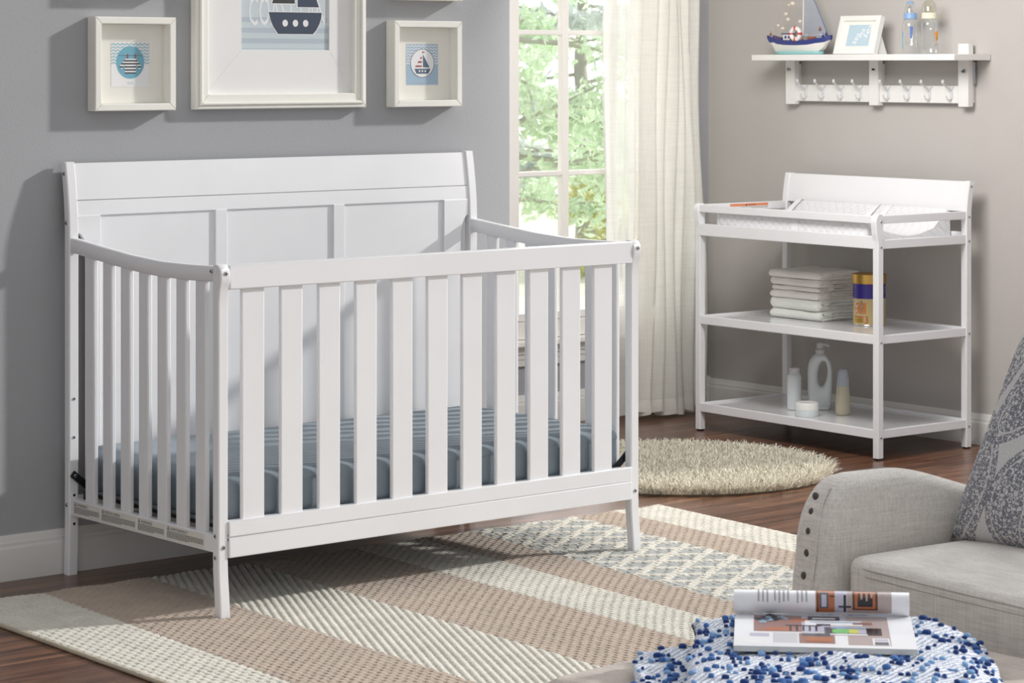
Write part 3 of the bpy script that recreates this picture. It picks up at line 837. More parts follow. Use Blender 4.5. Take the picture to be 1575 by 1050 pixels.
b = MB(); b.lathe([(TR * .9, .149), (TR, .150), (TR, .178), (TR * .985, .183), (TR * .90, .1845), (TR * .86, .183), (TR * .1, .183)], (TC[0], TC[1], ZS1), 44); b.build('lid', GOLD, tin, smooth=30)
def tinF(off, rr=TR * .952):       # wrapped label: u = arc length from the face turned to the room's middle
    def F(u, v):
        a = math.radians(229) + u / rr; return (TC[0] + (rr + off) * math.cos(a), TC[1] + (rr + off) * math.sin(a), ZS1 + v)
    return F
def wrap_rect(b, F, u0, u1, v0, v1, n=6):
    for i in range(n): rectp(b, F, u0 + (u1 - u0) * i / n, u0 + (u1 - u0) * (i + 1) / n, v0, v1)
b = MB(); F1, F2, F3 = tinF(.0003), tinF(.0006), tinF(.0009)
b.m(0); wrap_rect(b, F1, -.066, -.018, .043, .083)
b.m(1)
for cu in (-.057, -.035):
    for i in range(10):
        a, c2 = i / 10, (i + 1) / 10; wd = lambda t: .0055 + .004 * math.sin(t * 9 + cu * 90)
        b.flatshape([(cu - wd(a), .042 + .048 * a), (cu + wd(a), .042 + .048 * a), (cu + wd(c2), .042 + .048 * c2), (cu - wd(c2), .042 + .048 * c2)], F2)
b.m(3); wrap_rect(b, F1, -.068, -.028, .030, .034); b.m(4); wrap_rect(b, F1, -.068, -.028, .011, .028)
b.m(2); b.text('3', F3, -.0255, .010, .036)
b.m(5); rnd = random.Random(8)
for i in range(9):
    for j in range(3): wrap_rect(b, F1, .058 + j * .010, .065 + j * .010, .012 + i * .009, .0135 + i * .009, 1)
for i in range(4): wrap_rect(b, F1, .058, .058 + rnd.uniform(.008, .016), .118 + i * .006, .1205 + i * .006, 2)
b.build('label_print', [TORANGE, SILV, TINRED, TINRED, GOLD, flat('tin_text', srgb(150, 128, 96))], tin, smooth=0)

# bottles on the lower shelf
BWHITE = paint('bottle_white_plastic', srgb(222, 228, 230), .3); BGREY = paint('bottle_cap_grey_white', srgb(214, 215, 214), .4)
t = thing('powder_bottle', 'slim white powder bottle with a short cap, at the left of the toiletries', 'bottle', (-.362, .531, ZS2))
b = MB(); b.lathe([(.022, 0), (.0255, .002), (.0262, .008), (.0265, .07), (.0265, .118), (.025, .126), (.0205, .1315), (.019, .133)], (-.362, .531, ZS2)); b.build('body', BWHITE, t, smooth=40)
b = MB(); b.lathe([(.0195, .132), (.0195, .139), (.0185, .1395), (.0185, .142), (.0195, .1425), (.0193, .151), (.017, .1535), (.01, .154)], (-.362, .531, ZS2)); b.build('cap', BGREY, t, smooth=30)
t = thing('cream_jar', 'low round white cream jar in front of the toiletry bottles', 'jar', (-.452, .382, ZS2))
b = MB(); b.lathe([(.040, 0), (.042, .003), (.042, .030)], (-.452, .382, ZS2), 36); b.build('body', BWHITE, t, smooth=40)
b = MB(); b.lathe([(.0425, .024), (.0425, .045), (.040, .049), (.035, .050), (.033, .0488), (.01, .0485)], (-.452, .382, ZS2), 36); b.build('lid', paint('jar_lid_white', srgb(232, 231, 228), .25), t, smooth=40)
t = thing('amber_bottle', 'translucent bottle of pale amber liquid with a frosted cap, right of the pump bottle', 'bottle', (-.332, .318, ZS2))
OIL = paint('amber_liquid', srgb(216, 208, 184), .2); OIL.node_tree.nodes['Principled BSDF'].inputs['Transmission Weight'].default_value = .25
b = MB(); b.lathe([(.025, 0), (.029, .003), (.0305, .012), (.030, .04), (.027, .085), (.0258, .103)], (-.332, .318, ZS2), 28, sy=.8); b.build('body', OIL, t, smooth=60)
FROST = paint('frosted_cap', srgb(206, 212, 222), .2); FROST.node_tree.nodes['Principled BSDF'].inputs['Transmission Weight'].default_value = .35
b = MB(); b.lathe([(.0258, .103), (.0245, .125), (.0215, .148), (.0185, .160), (.013, .1655), (.005, .167)], (-.332, .318, ZS2), 28, sy=.8); b.build('cap', FROST, t, smooth=60)
# pump bottle with a grip opening: outline swept front to back
t = thing('pump_bottle', 'large white pump bottle with an open grip in its side', 'bottle', (-.285, .475, ZS2), math.radians(38))
out, inn = [], []
H0 = .203
def bw(v): return interp([(0, .036), (.015, .0415), (.10, .0455), (.14, .046), (.17, .042), (.19, .032), (.203, .017)], v)
vs = [0, .006, .015, .04, .07, .10, .13, .15, .165, .178, .188, .195, .200, .203]
L = [(-bw(v), v) for v in vs]; R = [(bw(v), v) for v in vs]
hole_pts = [(.008 + .017 * math.cos(2 * PI * k / 40) - .007 * math.sin(2 * PI * k / 40) * 1 + .002, .132 + .048 * math.sin(2 * PI * k / 40)) for k in range(40)]
outline = []
per = L[::-1] + R          # from top-left down, then bottom to top-right
# resample the outline into 40 points ordered by angle round the grip centre
hc = (.010, .132)
def outer_at(a):
    d = (math.cos(a), math.sin(a)); best = None
    loop = per + [per[0]]
    for (x1_, z1_), (x2_, z2_) in zip(loop[:-1], loop[1:]):
        den = d[0] * (z2_ - z1_) - d[1] * (x2_ - x1_)
        if abs(den) < 1e-12: continue
        tt = ((x1_ - hc[0]) * (z2_ - z1_) - (z1_ - hc[1]) * (x2_ - x1_)) / den
        ss = ((x1_ - hc[0]) * d[1] - (z1_ - hc[1]) * d[0]) / den
        if tt > 0 and -1e-6 <= ss <= 1 + 1e-6 and (best is None or tt > best): best = tt
    return (hc[0] + d[0] * best, hc[1] + d[1] * best)
NA = 88; rings = []
angs = [2 * PI * k / NA for k in range(NA)]
def inner_at(a):
    # slanted slot
    d = (math.cos(a), math.sin(a)); q = .0165 * .0455 / math.sqrt((.0455 * d[0]) ** 2 + (.0165 * d[1]) ** 2)
    return (hc[0] + d[0] * q + .10 * d[1] * q, hc[1] + d[1] * q)
TH = [(0, 0), (.12, .75), (.3, 1), (.6, .97), (.85, .7), (1, .15)]
b = MB(); M = Matrix.Translation((-.285, .475, ZS2)) @ Matrix.Rotation(math.radians(-50), 4, 'Z')
def sect(s, side):
    r = []
    for a in angs:
        i, o_ = inner_at(a), outer_at(a); x, zz = i[0] + (o_[0] - i[0]) * s, i[1] + (o_[1] - i[1]) * s
        f = math.sqrt(max(0, 1 - (2 * s - 1) ** 4)) if s not in (0, 1) else 0
        d = .027 * min(1, f) * (1 if zz > .004 else 1)
        r.append((x, side * d, zz))
    return r
S = [0, .04, .12, .25, .45, .65, .82, .92, .97, 1.0]
seq = [sect(s, -1) for s in S] + [sect(s, 1) for s in S[::-1][1:-1]]
b.loft(seq, False, True, M, True); b.box(-.034, .034, -.022, .022, 0, .012, .004, 2, M)
b.build('body', BWHITE, t, smooth=50)
b = MB(); b.lathe([(.0165, .199), (.0165, .218), (.0155, .2195), (.006, .2195), (.006, .223), (.011, .2235), (.0115, .226), (.0125, .2265), (.0125, .240), (.0115, .242), (.004, .242)], (-.285, .475, ZS2), 24)
b.tube([Vector((-.285, .475, ZS2 + .234)) + Vector((.64, -.77, 0)) * -0 + Vector((.767, -.642, 0)) * s + Vector((0, 0, dz)) for s, dz in ((.008, .002), (.020, .002), (.028, -.0005), (.034, -.005))], [.0055, .005, .0042, .0035], 10)
b.build('pump', BGREY, t, smooth=40)

# ------------------------------------------------------------------ wall shelf with hooks
sh = thing('wall_shelf', 'white wall shelf with a row of coat hooks, above the changing table', 'shelf', (-.05, .4, 1.2))
b = MB(); b.box(-.2, -.002, -.088, .911, 1.372, 1.3945, .002, 2); b.build('shelf_board', WHITE_BOARD, sh)
for y0, y1 in ((.833, .881), (.407, .453), (-.022, .026)):
    b = MB(); b.box(-.046, -.018, y0, y1, 1.2055, 1.432, .0025, 2); b.build('bracket_post', WHITE_BOARD, sh)
b = MB(); b.box(-.020, -.012, -.028, -.020, 1.285, 1.368, .002); b.box(-.018, -.002, -.026, -.024, 1.29, 1.365, 0); b.build('hanging_plate', STEEL, sh)
for y0, y1 in ((.453, .833), (.026, .407)):
    b = MB(); b.box(-.034, -.018, y0 - .004, y1 + .004, 1.2175, 1.2805, .002, 2); b.build('hook_rail', WHITE_BOARD, sh)
for y0, y1 in ((.84, .875), (.413, .447), (-.015, .02)):
    b = MB(); b.box(-.02, -.001, y0, y1, 1.22, 1.36, 0); b.build('wall_spacer', WHITE_BOARD, sh)
for y, z in ((.866, 1.340), (-.003, 1.334)):
    bolt(sh, (-.0462, y, z), (-1, 0, 0), .0085); hole(sh, (-.0462, y - .010 if y > .5 else y + .009, z - .002), (-1, 0, 0), .004)
b = MB(); b.m(0).box(-.0468, -.0455, .421, .440, 1.334, 1.344, .0004); b.m(1).box(-.0471, -.046, .423, .438, 1.3355, 1.3425, .0002); b.build('keyhole_slot', [WHITE_BOARD, DARKHOLE], sh)
HOOKM = paint('hook_white_enamel', srgb(216, 218, 222), .25)
for y in (.783, .693, .597, .503, .366, .267, .167, .065):
    b = MB(); X = -.034
    b.box(X - .004, X, y - .006, y + .006, 1.233, 1.263, .002, 2)
    b.tube([(X - .003, y, 1.257), (X - .008, y, 1.265), (X - .022, y, 1.272), (X - .036, y, 1.280), (X - .045, y, 1.290)], [.0032, .003, .0028, .0030, .0036], 8); b.ball((X - .048, y, 1.295), .0062, 10, None, (1, 1, 1.35))
    b.tube([(X - .003, y, 1.262), (X - .003, y - .006, 1.272), (X - .003, y - .012, 1.2785)], .0014, 6)
    b.tube([(X - .003, y, 1.238), (X - .008, y, 1.231), (X - .017, y, 1.2285), (X - .026, y, 1.233), (X - .029, y, 1.242)], [.0032, .0028, .0026, .0026, .0024], 8); b.ball((X - .0295, y, 1.244), .0033, 8)
    b.build('coat_hook', HOOKM, sh, smooth=60)

# model sailing boat
ZT = 1.3948
BW_ = paint('boat_white_wood', srgb(236, 234, 228), .6, .3, 60, .3, .06); BB = paint('boat_navy_paint', srgb(52, 62, 128), .45, .3, 90); TURQ = paint('boat_base_turquoise', srgb(150, 200, 200), .6, .5, 80); WOODB = paint('boat_brown_wood', srgb(158, 92, 66), .6); SHELL = paint('seashell', srgb(232, 222, 206), .4); ROPE = paint('cord_beige', srgb(206, 176, 150), .9); REDP = paint('life_ring_red', srgb(206, 60, 54), .4); RINGW = paint('life_ring_white', srgb(238, 236, 232), .45)
BX = -.105
boat = thing('model_boat', 'small model sailing boat with navy rail and net sail on the wall shelf', 'model boat', (BX, .745, ZT))
def bh(y):   # gunwale height
    return interp([(.584, .072), (.62, .062), (.70, .053), (.78, .053), (.84, .058), (.868, .066), (.905, .073)], y) + ZT
def bwid(y): return interp([(.584, .003), (.61, .016), (.66, .030), (.74, .036), (.82, .033), (.87, .026), (.905, .016)], y)
def bkeel(y): return interp([(.584, .06), (.60, .045), (.625, .022), (.645, .010), (.865, .010), (.88, .026), (.90, .056), (.905, .062)], y) + ZT
ys = [.584, .590, .60, .61, .625, .645, .68, .72, .76, .80, .84, .86, .875, .89, .90, .905]
rings, band = [], []
for y in ys:
    t_, k_, w_ = bh(y), bkeel(y), bwid(y); zb_ = t_ - .017 - .010 * max(0, (y - .86) / .045); zb_ = max(zb_, k_)
    rings.append([(BX - w_, y, zb_), (BX - w_ * .93, y, (zb_ + k_) / 2 + .004), (BX - w_ * .55, y, k_), (BX + w_ * .55, y, k_), (BX + w_ * .93, y, (zb_ + k_) / 2 + .004), (BX + w_, y, zb_)])
    band.append([(BX - w_ * 1.02, y, zb_ - .0005), (BX - w_ * 1.05 - .001, y, t_), (BX - w_ * .9, y, t_ + .001), (BX - w_ * .85, y, t_ - .008), (BX + w_ * .85, y, t_ - .008), (BX + w_ * .9, y, t_ + .001), (BX + w_ * 1.05 + .001, y, t_), (BX + w_ * 1.02, y, zb_ - .0005)])
MB().loft(rings).build('hull', BW_, boat, smooth=50); MB().loft(band).build('gunwale', BB, boat, smooth=30)
b = MB(); P = [(BX + .034 * math.cos(a) * (1 + .12 * math.sin(5 * a)), .752 + .122 * math.copysign(abs(math.sin(a)) ** .6, math.sin(a))) for a in [2 * PI * k / 40 for k in range(40)]]
b.prism(P, 'z', ZT, ZT + .0125, .003); b.build('sea_base', TURQ, boat, smooth=50)
b = MB(); b.m(0).box(BX - .016, BX + .016, .775, .822, 1.443, 1.472, .001); b.m(1).box(BX - .020, BX + .020, .770, .828, 1.472, 1.4755, .001); b.m(1).box(BX - .0165, BX - .0155, .785, .795, 1.456, 1.466, 0); b.m(1).box(BX - .0165, BX - .0155, .803, .813, 1.456, 1.466, 0)
b.build('cabin', [BW_, BB], boat)
b = MB(); b.tube([(BX, .733, 1.44), (BX, .729, 1.60), (BX, .727, 1.69)], [.0028, .0025, .002], 8); b.build('mast', BW_, boat, smooth=60)
NET = new_mat('net_sail'); m, nt, bs, o_ = NET
v_ = coords(nt, (1, 1, 1)); sep = nt.nodes.new('ShaderNodeSeparateXYZ'); nt.links.new(v_, sep.inputs[0])
q1 = math_node(nt, 'ABSOLUTE', math_node(nt, 'SINE', math_node(nt, 'MULTIPLY', sep.outputs['Y'], 640))); q2 = math_node(nt, 'ABSOLUTE', math_node(nt, 'SINE', math_node(nt, 'MULTIPLY', sep.outputs['Z'], 400)))
hole_f = math_node(nt, 'GREATER_THAN', math_node(nt, 'MULTIPLY', q1, q2), .62)
bs.inputs['Base Color'].default_value = srgb(172, 181, 196); bs.inputs['Roughness'].default_value = .9
tr_ = nt.nodes.new('ShaderNodeBsdfTransparent'); mx_ = nt.nodes.new('ShaderNodeMixShader')
nt.links.new(math_node(nt, 'ADD', math_node(nt, 'MULTIPLY', hole_f, .5), .28), mx_.inputs[0]); nt.links.new(bs.outputs[0], mx_.inputs[1]); nt.links.new(tr_.outputs[0], mx_.inputs[2]); nt.links.new(mx_.outputs[0], o_.inputs['Surface'])
b = MB(); rows = []
for i in range(11):
    k = i / 10; z = 1.456 + .215 * k; ya = .733 - .004 * k; yb = .600 + .115 * k
    rows.append([(BX - .008 * math.sin(PI * j / 8) * (1 - k), ya + (yb - ya) * j / 8, z + (.004 * math.sin(j * 1.1) if i == 0 else 0)) for j in range(9)])
b.loft(rows, False, False); b.build('sail', NET[0], boat, smooth=180)
b = MB(); b.tube([(BX, .598, 1.455), (BX, .655, 1.565), (BX, .72, 1.675)], .0014, 6); b.build('sail_cord', paint('cord_blue', srgb(96, 116, 160), .8), boat)
b = MB(); b.tube([(BX - .004, .733, 1.468), (BX - .004, .60, 1.470)], .0016, 6); b.build('boom', RINGW, boat)
for (ya, za, yb, zb_) in ((.888, 1.468, .812, 1.69), (.855, 1.452, .790, 1.70), (.838, 1.452, .768, 1.66)):
    b = MB(); b.tube([(BX, ya, za), (BX, (ya + yb) / 2, (za + zb_) / 2 - .003), (BX, yb, zb_)], .0007, 5); b.build('rigging_line', ROPE, boat)
for (y, z, r, s) in ((.857, 1.505, .0075, 1), (.833, 1.494, .0090, 1), (.816, 1.549, .0088, 1), (.805, 1.528, .0090, 1), (.781, 1.588, .0115, 1), (.800, 1.583, .006, 1), (.742, 1.520, .0085, 1)):
    b = MB(); b.ball((BX - .006, y, z), r, 12, None, (.45, 1.05, .75)); b.ball((BX - .008, y + r * .3, z + r * .2), r * .5, 8, None, (.5, 1, .8)); b.build('seashell', SHELL, boat, smooth=80)
M = Matrix.Translation((BX - .040, .733, 1.473)) @ Matrix.Rotation(math.radians(90), 4, 'Y') @ Matrix.Rotation(math.radians(-6), 4, 'X')
b = MB()
for seg in range(8):
    b.m(1 if seg % 2 == 0 else 0); a0 = 2 * PI * seg / 8 + (-.16 if seg % 2 == 0 else .16); a1 = 2 * PI * (seg + 1) / 8 + (.16 if seg % 2 == 0 else -.16)
    a0, a1 = (2 * PI * (seg // 2) / 4 - .17, 2 * PI * (seg // 2) / 4 + .17) if seg % 2 == 0 else (2 * PI * (seg // 2) / 4 + .17, 2 * PI * (seg // 2 + 1) / 4 - .17)
    b.tube([(.0205 * math.cos(a0 + (a1 - a0) * k / 6), .0205 * math.sin(a0 + (a1 - a0) * k / 6), 0) for k in range(7)], .0082 if seg % 2 else .0085, 10, M)
b.build('life_ring', [RINGW, REDP], boat, smooth=60)
b = MB(); b.ball((BX - .030, .735, 1.474), .010, 10, None, (.5, 1, 1)); b.build('anchor_winch', STEEL, boat)
b = MB(); b.box(BX - .024, BX - .006, .655, .690, 1.452, 1.462, .003, 2); b.build('dinghy', WOODB, boat)
for y, z in ((.888, 1.472), (.866, 1.458), (.852, 1.452), (.782, 1.452), (.722, 1.450), (.668, 1.451), (.600, 1.470), (.616, 1.463), (.632, 1.490)):
    b = MB(); b.ball((BX - .014, y, z), .0055, 8, None, (1, 1, .9)); b.tube([(BX - .014, y, z - .006), (BX - .014, y, z + .012)], .0015, 6); b.build('deck_fitting', WOODB if y > .7 or y == .632 else BB, boat, smooth=60)

# leaning photo frame
pf = thing('photo_frame', 'small white photo frame with sea lettering leaning on the wall shelf', 'photo frame', (-.13, .44, ZT))
FWH = paint('photo_frame_white', srgb(238, 238, 234), .4)
M = Matrix.Translation((-.150, .5385, ZT + .002)) @ Matrix.Rotation(math.radians(-90), 4, 'Z') @ Matrix.Rotation(math.radians(-17), 4, 'X')   # x right, y back, z up
b = MB(); O = [(0, 0), (.2, 0), (.2, .148), (0, .148)]; wd = .020; I = [(wd, wd), (.2 - wd, wd), (.2 - wd, .148 - wd), (wd, .148 - wd)]
for k in range(4):
    j = (k + 1) % 4; b.prism([O[k], O[j], I[j], I[k]], 'y', 0, .026, .0015, M)
b.build('frame', FWH, pf, smooth=30)
b = MB(); W_ = .2; at = lambda k: (lambda u, v: M @ Vector((u, .011 - k * .0002, v)))
b.m(0); rectp(b, at(0), .018, .182, .018, .130); b.m(1); rectp(b, at(2), .046, .158, .033, .115); b.m(2)
for (u, v, s, r) in ((.070, .037, .036, 1.15), (.092, .062, .030, 1.15), (.118, .060, .044, 1.05)): b.text('sea', at(4), u + .022, v, s, r)
b.build('print', [MATC, flat('print_ice_blue', srgb(186, 208, 220)), P_WHITE], pf, smooth=0)
b = MB(); b.box(.018, .182, .013, .022, .016, .132, 0, 1, M); b.build('backing', MATB, pf)
b = MB(); b.prism([(-.115, ZT), (-.065, ZT), (-.098, ZT + .075)], 'y', .345, .41, .001); b.build('easel', FWH, pf)

# baby bottles
CLEAR = clear('bottle_clear_plastic', (.97, .98, .98, 1), .55, (.9, .92, .94, 1), .05)
SILI = clear('silicone_teat', (.93, .92, .86, 1), .5, (.9, .9, .85, 1), .12)
BLUEC = paint('bottle_ring_blue', srgb(140, 172, 216), .35); YELC = paint('bottle_ring_yellow', srgb(232, 230, 204), .35); MARK = flat('bottle_marks_blue', srgb(96, 176, 226)); INDB = flat('bottle_indicator_blue', srgb(88, 122, 190)); ORGP = flat('bottle_print_orange', srgb(232, 160, 60)); BRN = flat('bottle_print_brown', srgb(150, 84, 52))
def baby_bottle(c, r, ring, top, label, kind):
    t = thing('baby_bottle', label, 'baby bottle', (c[0], c[1], ZT)); C3 = (c[0], c[1], ZT)
    b = MB(); b.lathe([(r * .9, 0), (r, .003), (r, .10), (r * .97, .113), (r * .80, .122), (r * .72, .124), (r * .72, .128)] if kind == 0 else [(r * .9, 0), (r * .97, .003), (r * .98, .03), (r * .86, .062), (r * .98, .092), (r, .108), (r * .92, .118), (r * .75, .125), (r * .72, .13)], C3, 32); b.build('body', CLEAR, t, smooth=50)
    b = MB(); b.lathe([(r * .84, .127), (r * .88, .129), (r * .84, .132), (r * .83, .147), (r * .78, .149)], C3, 28); b.build('ring', ring, t, smooth=40)
    b = MB(); b.lathe([(r * .5, .147), (r * .45, .150), (r * .28, .160), (r * .26, .168), (r * .12, .175), (r * .03, .176)], C3, 20); b.build('teat', SILI, t, smooth=60)
    b = MB()
    if kind == 0: b.lathe([(r * .78, .148), (r * .74, .160), (r * .58, .178), (r * .46, .186)], C3, 28)
    else: b.lathe([(r * .80, .148), (r * .80, .166), (r * .66, .183), (r * .35, .193), (r * .05, .194)], C3, 28)
    b.build('dome_cap', CLEAR if kind == 0 else SILI, t, smooth=60)
    if kind == 0:
        b = MB(); b.lathe([(r * .50, .1835), (r * .44, .188), (r * .25, .1915), (r * .03, .192)], C3, 24); b.build('cap_tip', top, t, smooth=60)
    def F(off):
        def f(u, v):
            a = math.radians(222) + u / r; return (c[0] + (r + off) * math.cos(a), c[1] + (r + off) * math.sin(a), ZT + v)
        return f
    b = MB(); b.m(0)
    if kind == 0:
        for k in range(6): rectp(b, F(.0004), -.040, -.031, .020 + k * .010, .028 + k * .010)
        rectp(b, F(.0004), -.040, -.033, .068, .082)
        for k in range(12): rectp(b, F(.0004), .024, .029 + .003 * (k % 3 == 0), .012 + k * .0075, .0128 + k * .0075)
        b.m(1); b.flatshape([(.000, .056), (.006, .056), (.010, .098), (.006, .1), (.001, .1), (-.001, .098)], F(.0004))
        b.build('print', [MARK, INDB], t, smooth=0)
    else:
        for k in range(14): rectp(b, F(.0004), -.026, -.021 - .002 * (k % 2), .014 + k * .006, .0146 + k * .006)
        b.m(1)
        P = [(.016, .074), (.024, .064), (.027, .046), (.034, .046), (.040, .06), (.038, .085), (.033, .083), (.028, .079)]
        b.flatshape(P, F(.0006)); b.m(0)
        for u, v in ((.030, .058), (.028, .054), (.026, .040), (.032, .037), (.024, .033), (.030, .031), (.035, .033), (.020, .029)): b.flatshape(ell(u, v, .0016, .0018, 8), F(.0009))
        b.build('print', [BRN, ORGP], t, smooth=0)
baby_bottle((-.105, .199), .0285, BLUEC, BLUEC, 'clear baby bottle with a blue ring and blue-tipped cap on the wall shelf', 0)
baby_bottle((-.105, .109), .0325, YELC, None, 'clear baby bottle with a pale yellow ring and orange print on the wall shelf', 1)

# ------------------------------------------------------------------ fast array meshes
def np_mesh(name, verts, faces, mats, midx=None, parent=None, smooth=True):
    me = bpy.data.meshes.new(name); nv, nf = len(verts), len(faces)
    me.vertices.add(nv); me.vertices.foreach_set('co', np.asarray(verts, np.float32).ravel())
    me.loops.add(nf * 4); me.loops.foreach_set('vertex_index', np.asarray(faces, np.int32).ravel())
    me.polygons.add(nf); me.polygons.foreach_set('loop_start', np.arange(0, nf * 4, 4, dtype=np.int32))
    if midx is not None: me.polygons.foreach_set('material_index', np.asarray(midx, np.int32))
    me.polygons.foreach_set('use_smooth', np.full(nf, smooth))
    for m in mats: me.materials.append(m)
    me.update(calc_edges=True)
    o = bpy.data.objects.new(name, me); COL.objects.link(o)
    if parent: o.parent = parent
    return o

# ------------------------------------------------------------------ large striped woven rug
YB = [(-4.168, .022), (-3.932, .055), (-3.614, .05), (-3.300, .048), (-2.960, .055), (-2.746, .085), (-2.564, .095), (-2.162, .078), (-2.004, .065), (-1.815, .08)]
def wool(name, c, dk=.78): return fabric(name, c, dk, 260, .5, 14, 1.0, .3)
R_CREAM = wool('rug_cream', srgb(222, 217, 203)); R_BEIGE = wool('rug_beige', srgb(186, 166, 147)); R_GREY = wool('rug_grey', srgb(172, 174, 170)); R_EDGE = wool('rug_binding', srgb(196, 184, 160))
def rug():
    nu, v1 = 640, np.concatenate([np.arange(0, 1.75, .0036), np.arange(1.75, 3.0, .02)])
    u = np.linspace(0, 1, nu)
    x0s = np.array([b_[0] for b_ in YB]); sl = np.array([b_[1] for b_ in YB])
    kk = (x0s - x0s[0]) / (x0s[-1] - x0s[0]); X0 = x0s[0] + u * (x0s[-1] - x0s[0]); SL = np.interp(u, kk, sl)
    U, V = np.meshgrid(X0, v1); SLg = np.meshgrid(SL, v1)[0]
    yback = -.195 - .055 * (U - x0s[0]) / (x0s[-1] - x0s[0])
    Y = yback - V; X = U + SLg * (Y + .8)
    Y = Y + .006 * np.sin(U * 34) * (V < .02)
    k = np.clip(np.searchsorted(x0s, U, 'right') - 1, 0, 8)
    a = np.abs
    def plain(p, q, jit=.3):
        t = U / p; row = np.floor(t); f = t - row; rb = np.round(t); fu = t - rb
        w = V / q + .5 * np.mod(rb, 2) + .18 * np.sin(rb * 12.9898) * jit; fv = w - np.round(w)
        w2 = V / q * 2 + .5 * np.mod(row, 2) + .6 * f
        body = (.62 + .26 * np.sqrt(np.sin(PI * np.clip(f, 0, 1)))) + .12 * np.sqrt(a(np.sin(PI * w2)))
        return body - .75 * np.exp(-(fu / .17) ** 2 - (fv / .15) ** 2)
    tri = lambda t: a(2 * (t - np.floor(t)) - 1)
    def cords(q, k_):
        w = (V + k_ * U) / q; f = w - np.floor(w)
        return 1.1 * np.sqrt(np.sin(PI * f)) * (.86 + .14 * np.sqrt(a(np.sin(PI * ((V - U * .4) / .011 + .5 * np.mod(np.floor(w), 2))))))
    A_, B_ = .165, .105
    d1 = tri(U / A_ + V / B_); d2 = tri(U / A_ - V / B_); lat = np.maximum(d1, d2) > .74
    h = np.zeros_like(U)
    pats = [plain(.0190, .036), plain(.0165, .033), cords(.050, 2.25), plain(.0165, .033), plain(.0165, .034), plain(.0170, .033), plain(.022, .05, .8) * .8 + .35 * lat, plain(.0165, .033), plain(.0165, .036)]
    for i, p_ in enumerate(pats): h = np.where(k == i, p_, h)
    edge = np.minimum(np.minimum(U - x0s[0], x0s[-1] - U), V)
    Z = .0015 + .0068 * h * np.clip(edge / .008, 0, 1)
    fine = V < 1.75; Z = np.where(fine, Z, .007)
    rs = np.random.RandomState(3); Z = Z + rs.uniform(-.0006, .0006, Z.shape) * fine
    Z = np.where(edge < .0005, .001, Z)
    for fx, fy in ((-3.7005, -.744), (-2.331, -.744)):      # pressed down under the crib feet
        d = np.maximum(a(X - fx), a(Y - fy)); Z = np.where(d < .021, .0004, Z)
    nr, nc = U.shape
    verts = np.stack([X, Y, Z], -1).reshape(-1, 3)
    i, j = np.meshgrid(np.arange(nr - 1), np.arange(nc - 1), indexing='ij'); q = (i * nc + j).ravel()
    faces = np.stack([q, q + nc, q + nc + 1, q + 1], -1)
    kc = k[:-1, :-1].ravel(); lc_ = lat[:-1, :-1].ravel()
    mi = np.array([0, 1, 0, 1, 0, 1, 2, 1, 0])[kc]; mi = np.where((kc == 6) & lc_, 0, mi)
    mi = np.where((edge[:-1, :-1].ravel() < .004) & (U[:-1, :-1].ravel() < -4.1), 3, mi)
    o = np_mesh('area_rug', verts, faces, [R_CREAM, R_BEIGE, R_GREY, R_EDGE], mi)
    tag(o, 'large woven rug with cream, beige and grey stripes under the crib', 'rug')
    b = MB(); b.tube([(x0s[0] + sl[0] * (y + .8) - .002, y, .0055) for y in np.linspace(-.2, -3.18, 40)], .0055, 8)
    e = b.build('bound_edge', R_EDGE, None, smooth=180); e.parent = o
rug()

# ------------------------------------------------------------------ round shag rug
SHAGC, SHAGR = (-1.255, .20), .505
def shag():
    S1 = fabric('shag_yarn', srgb(244, 238, 220), .9, 150, .2, 30, 1.0, .3)
    t = thing('round_shag_rug', 'round cream shag rug between the crib and the changing table', 'rug', (SHAGC[0], SHAGC[1], 0))
    b = MB(); b.lathe([(SHAGR - .01, 0), (SHAGR - .005, .006), (SHAGR - .02, .012)], (SHAGC[0], SHAGC[1], 0), 72); b.build('backing', fabric('shag_backing', srgb(150, 140, 118), .8, 200), t)
    rs = np.random.RandomState(11); N = 15000
    r = SHAGR * np.sqrt(rs.uniform(0, 1, N)); th = rs.uniform(0, 2 * PI, N)
    base = np.stack([r * np.cos(th), r * np.sin(th), np.full(N, .006)], -1)
    lean = rs.uniform(0, 2 * PI, N); L = rs.uniform(.026, .046, N); k = rs.uniform(.25, 1.0, N)
    out = np.clip((r - SHAGR * .88) / (SHAGR * .12), 0, 1)
    dx = k * np.cos(lean) + out * np.cos(th) * .9; dy = k * np.sin(lean) + out * np.sin(th) * .9
    V_, F_ = [], []; SEG = 4; W = rs.uniform(.0018, .0027, N)
    wa = rs.uniform(0, PI, N)
    rings = []
    for s in range(SEG + 1):
        f = s / SEG
        c = base + np.stack([dx * L * f ** 1.6 * .75, dy * L * f ** 1.6 * .75, L * (f - .22 * f * f * np.hypot(dx, dy)) * .88], -1)
        w_ = W * (1 - .35 * f ** 3)
        rings.append([c + np.stack([w_ * np.cos(wa + a0), w_ * np.sin(wa + a0), np.zeros(N)], -1) for a0 in (0, 2 * PI / 3, 4 * PI / 3)])
    P = np.stack([np.stack(x, 1) for x in rings], 1)      # N, SEG+1, 3, 3
    verts = P.reshape(-1, 3); per = (SEG + 1) * 3; fs = []
    for s in range(SEG):
        for j in range(3): fs.append([s * 3 + j, s * 3 + (j + 1) % 3, (s + 1) * 3 + (j + 1) % 3, (s + 1) * 3 + j])
    fs = np.array(fs); faces = (fs[None] + (np.arange(N) * per)[:, None, None]).reshape(-1, 4)
    o = np_mesh('pile', verts, faces, [S1], None, t); o['kind'] = 'stuff'
shag()

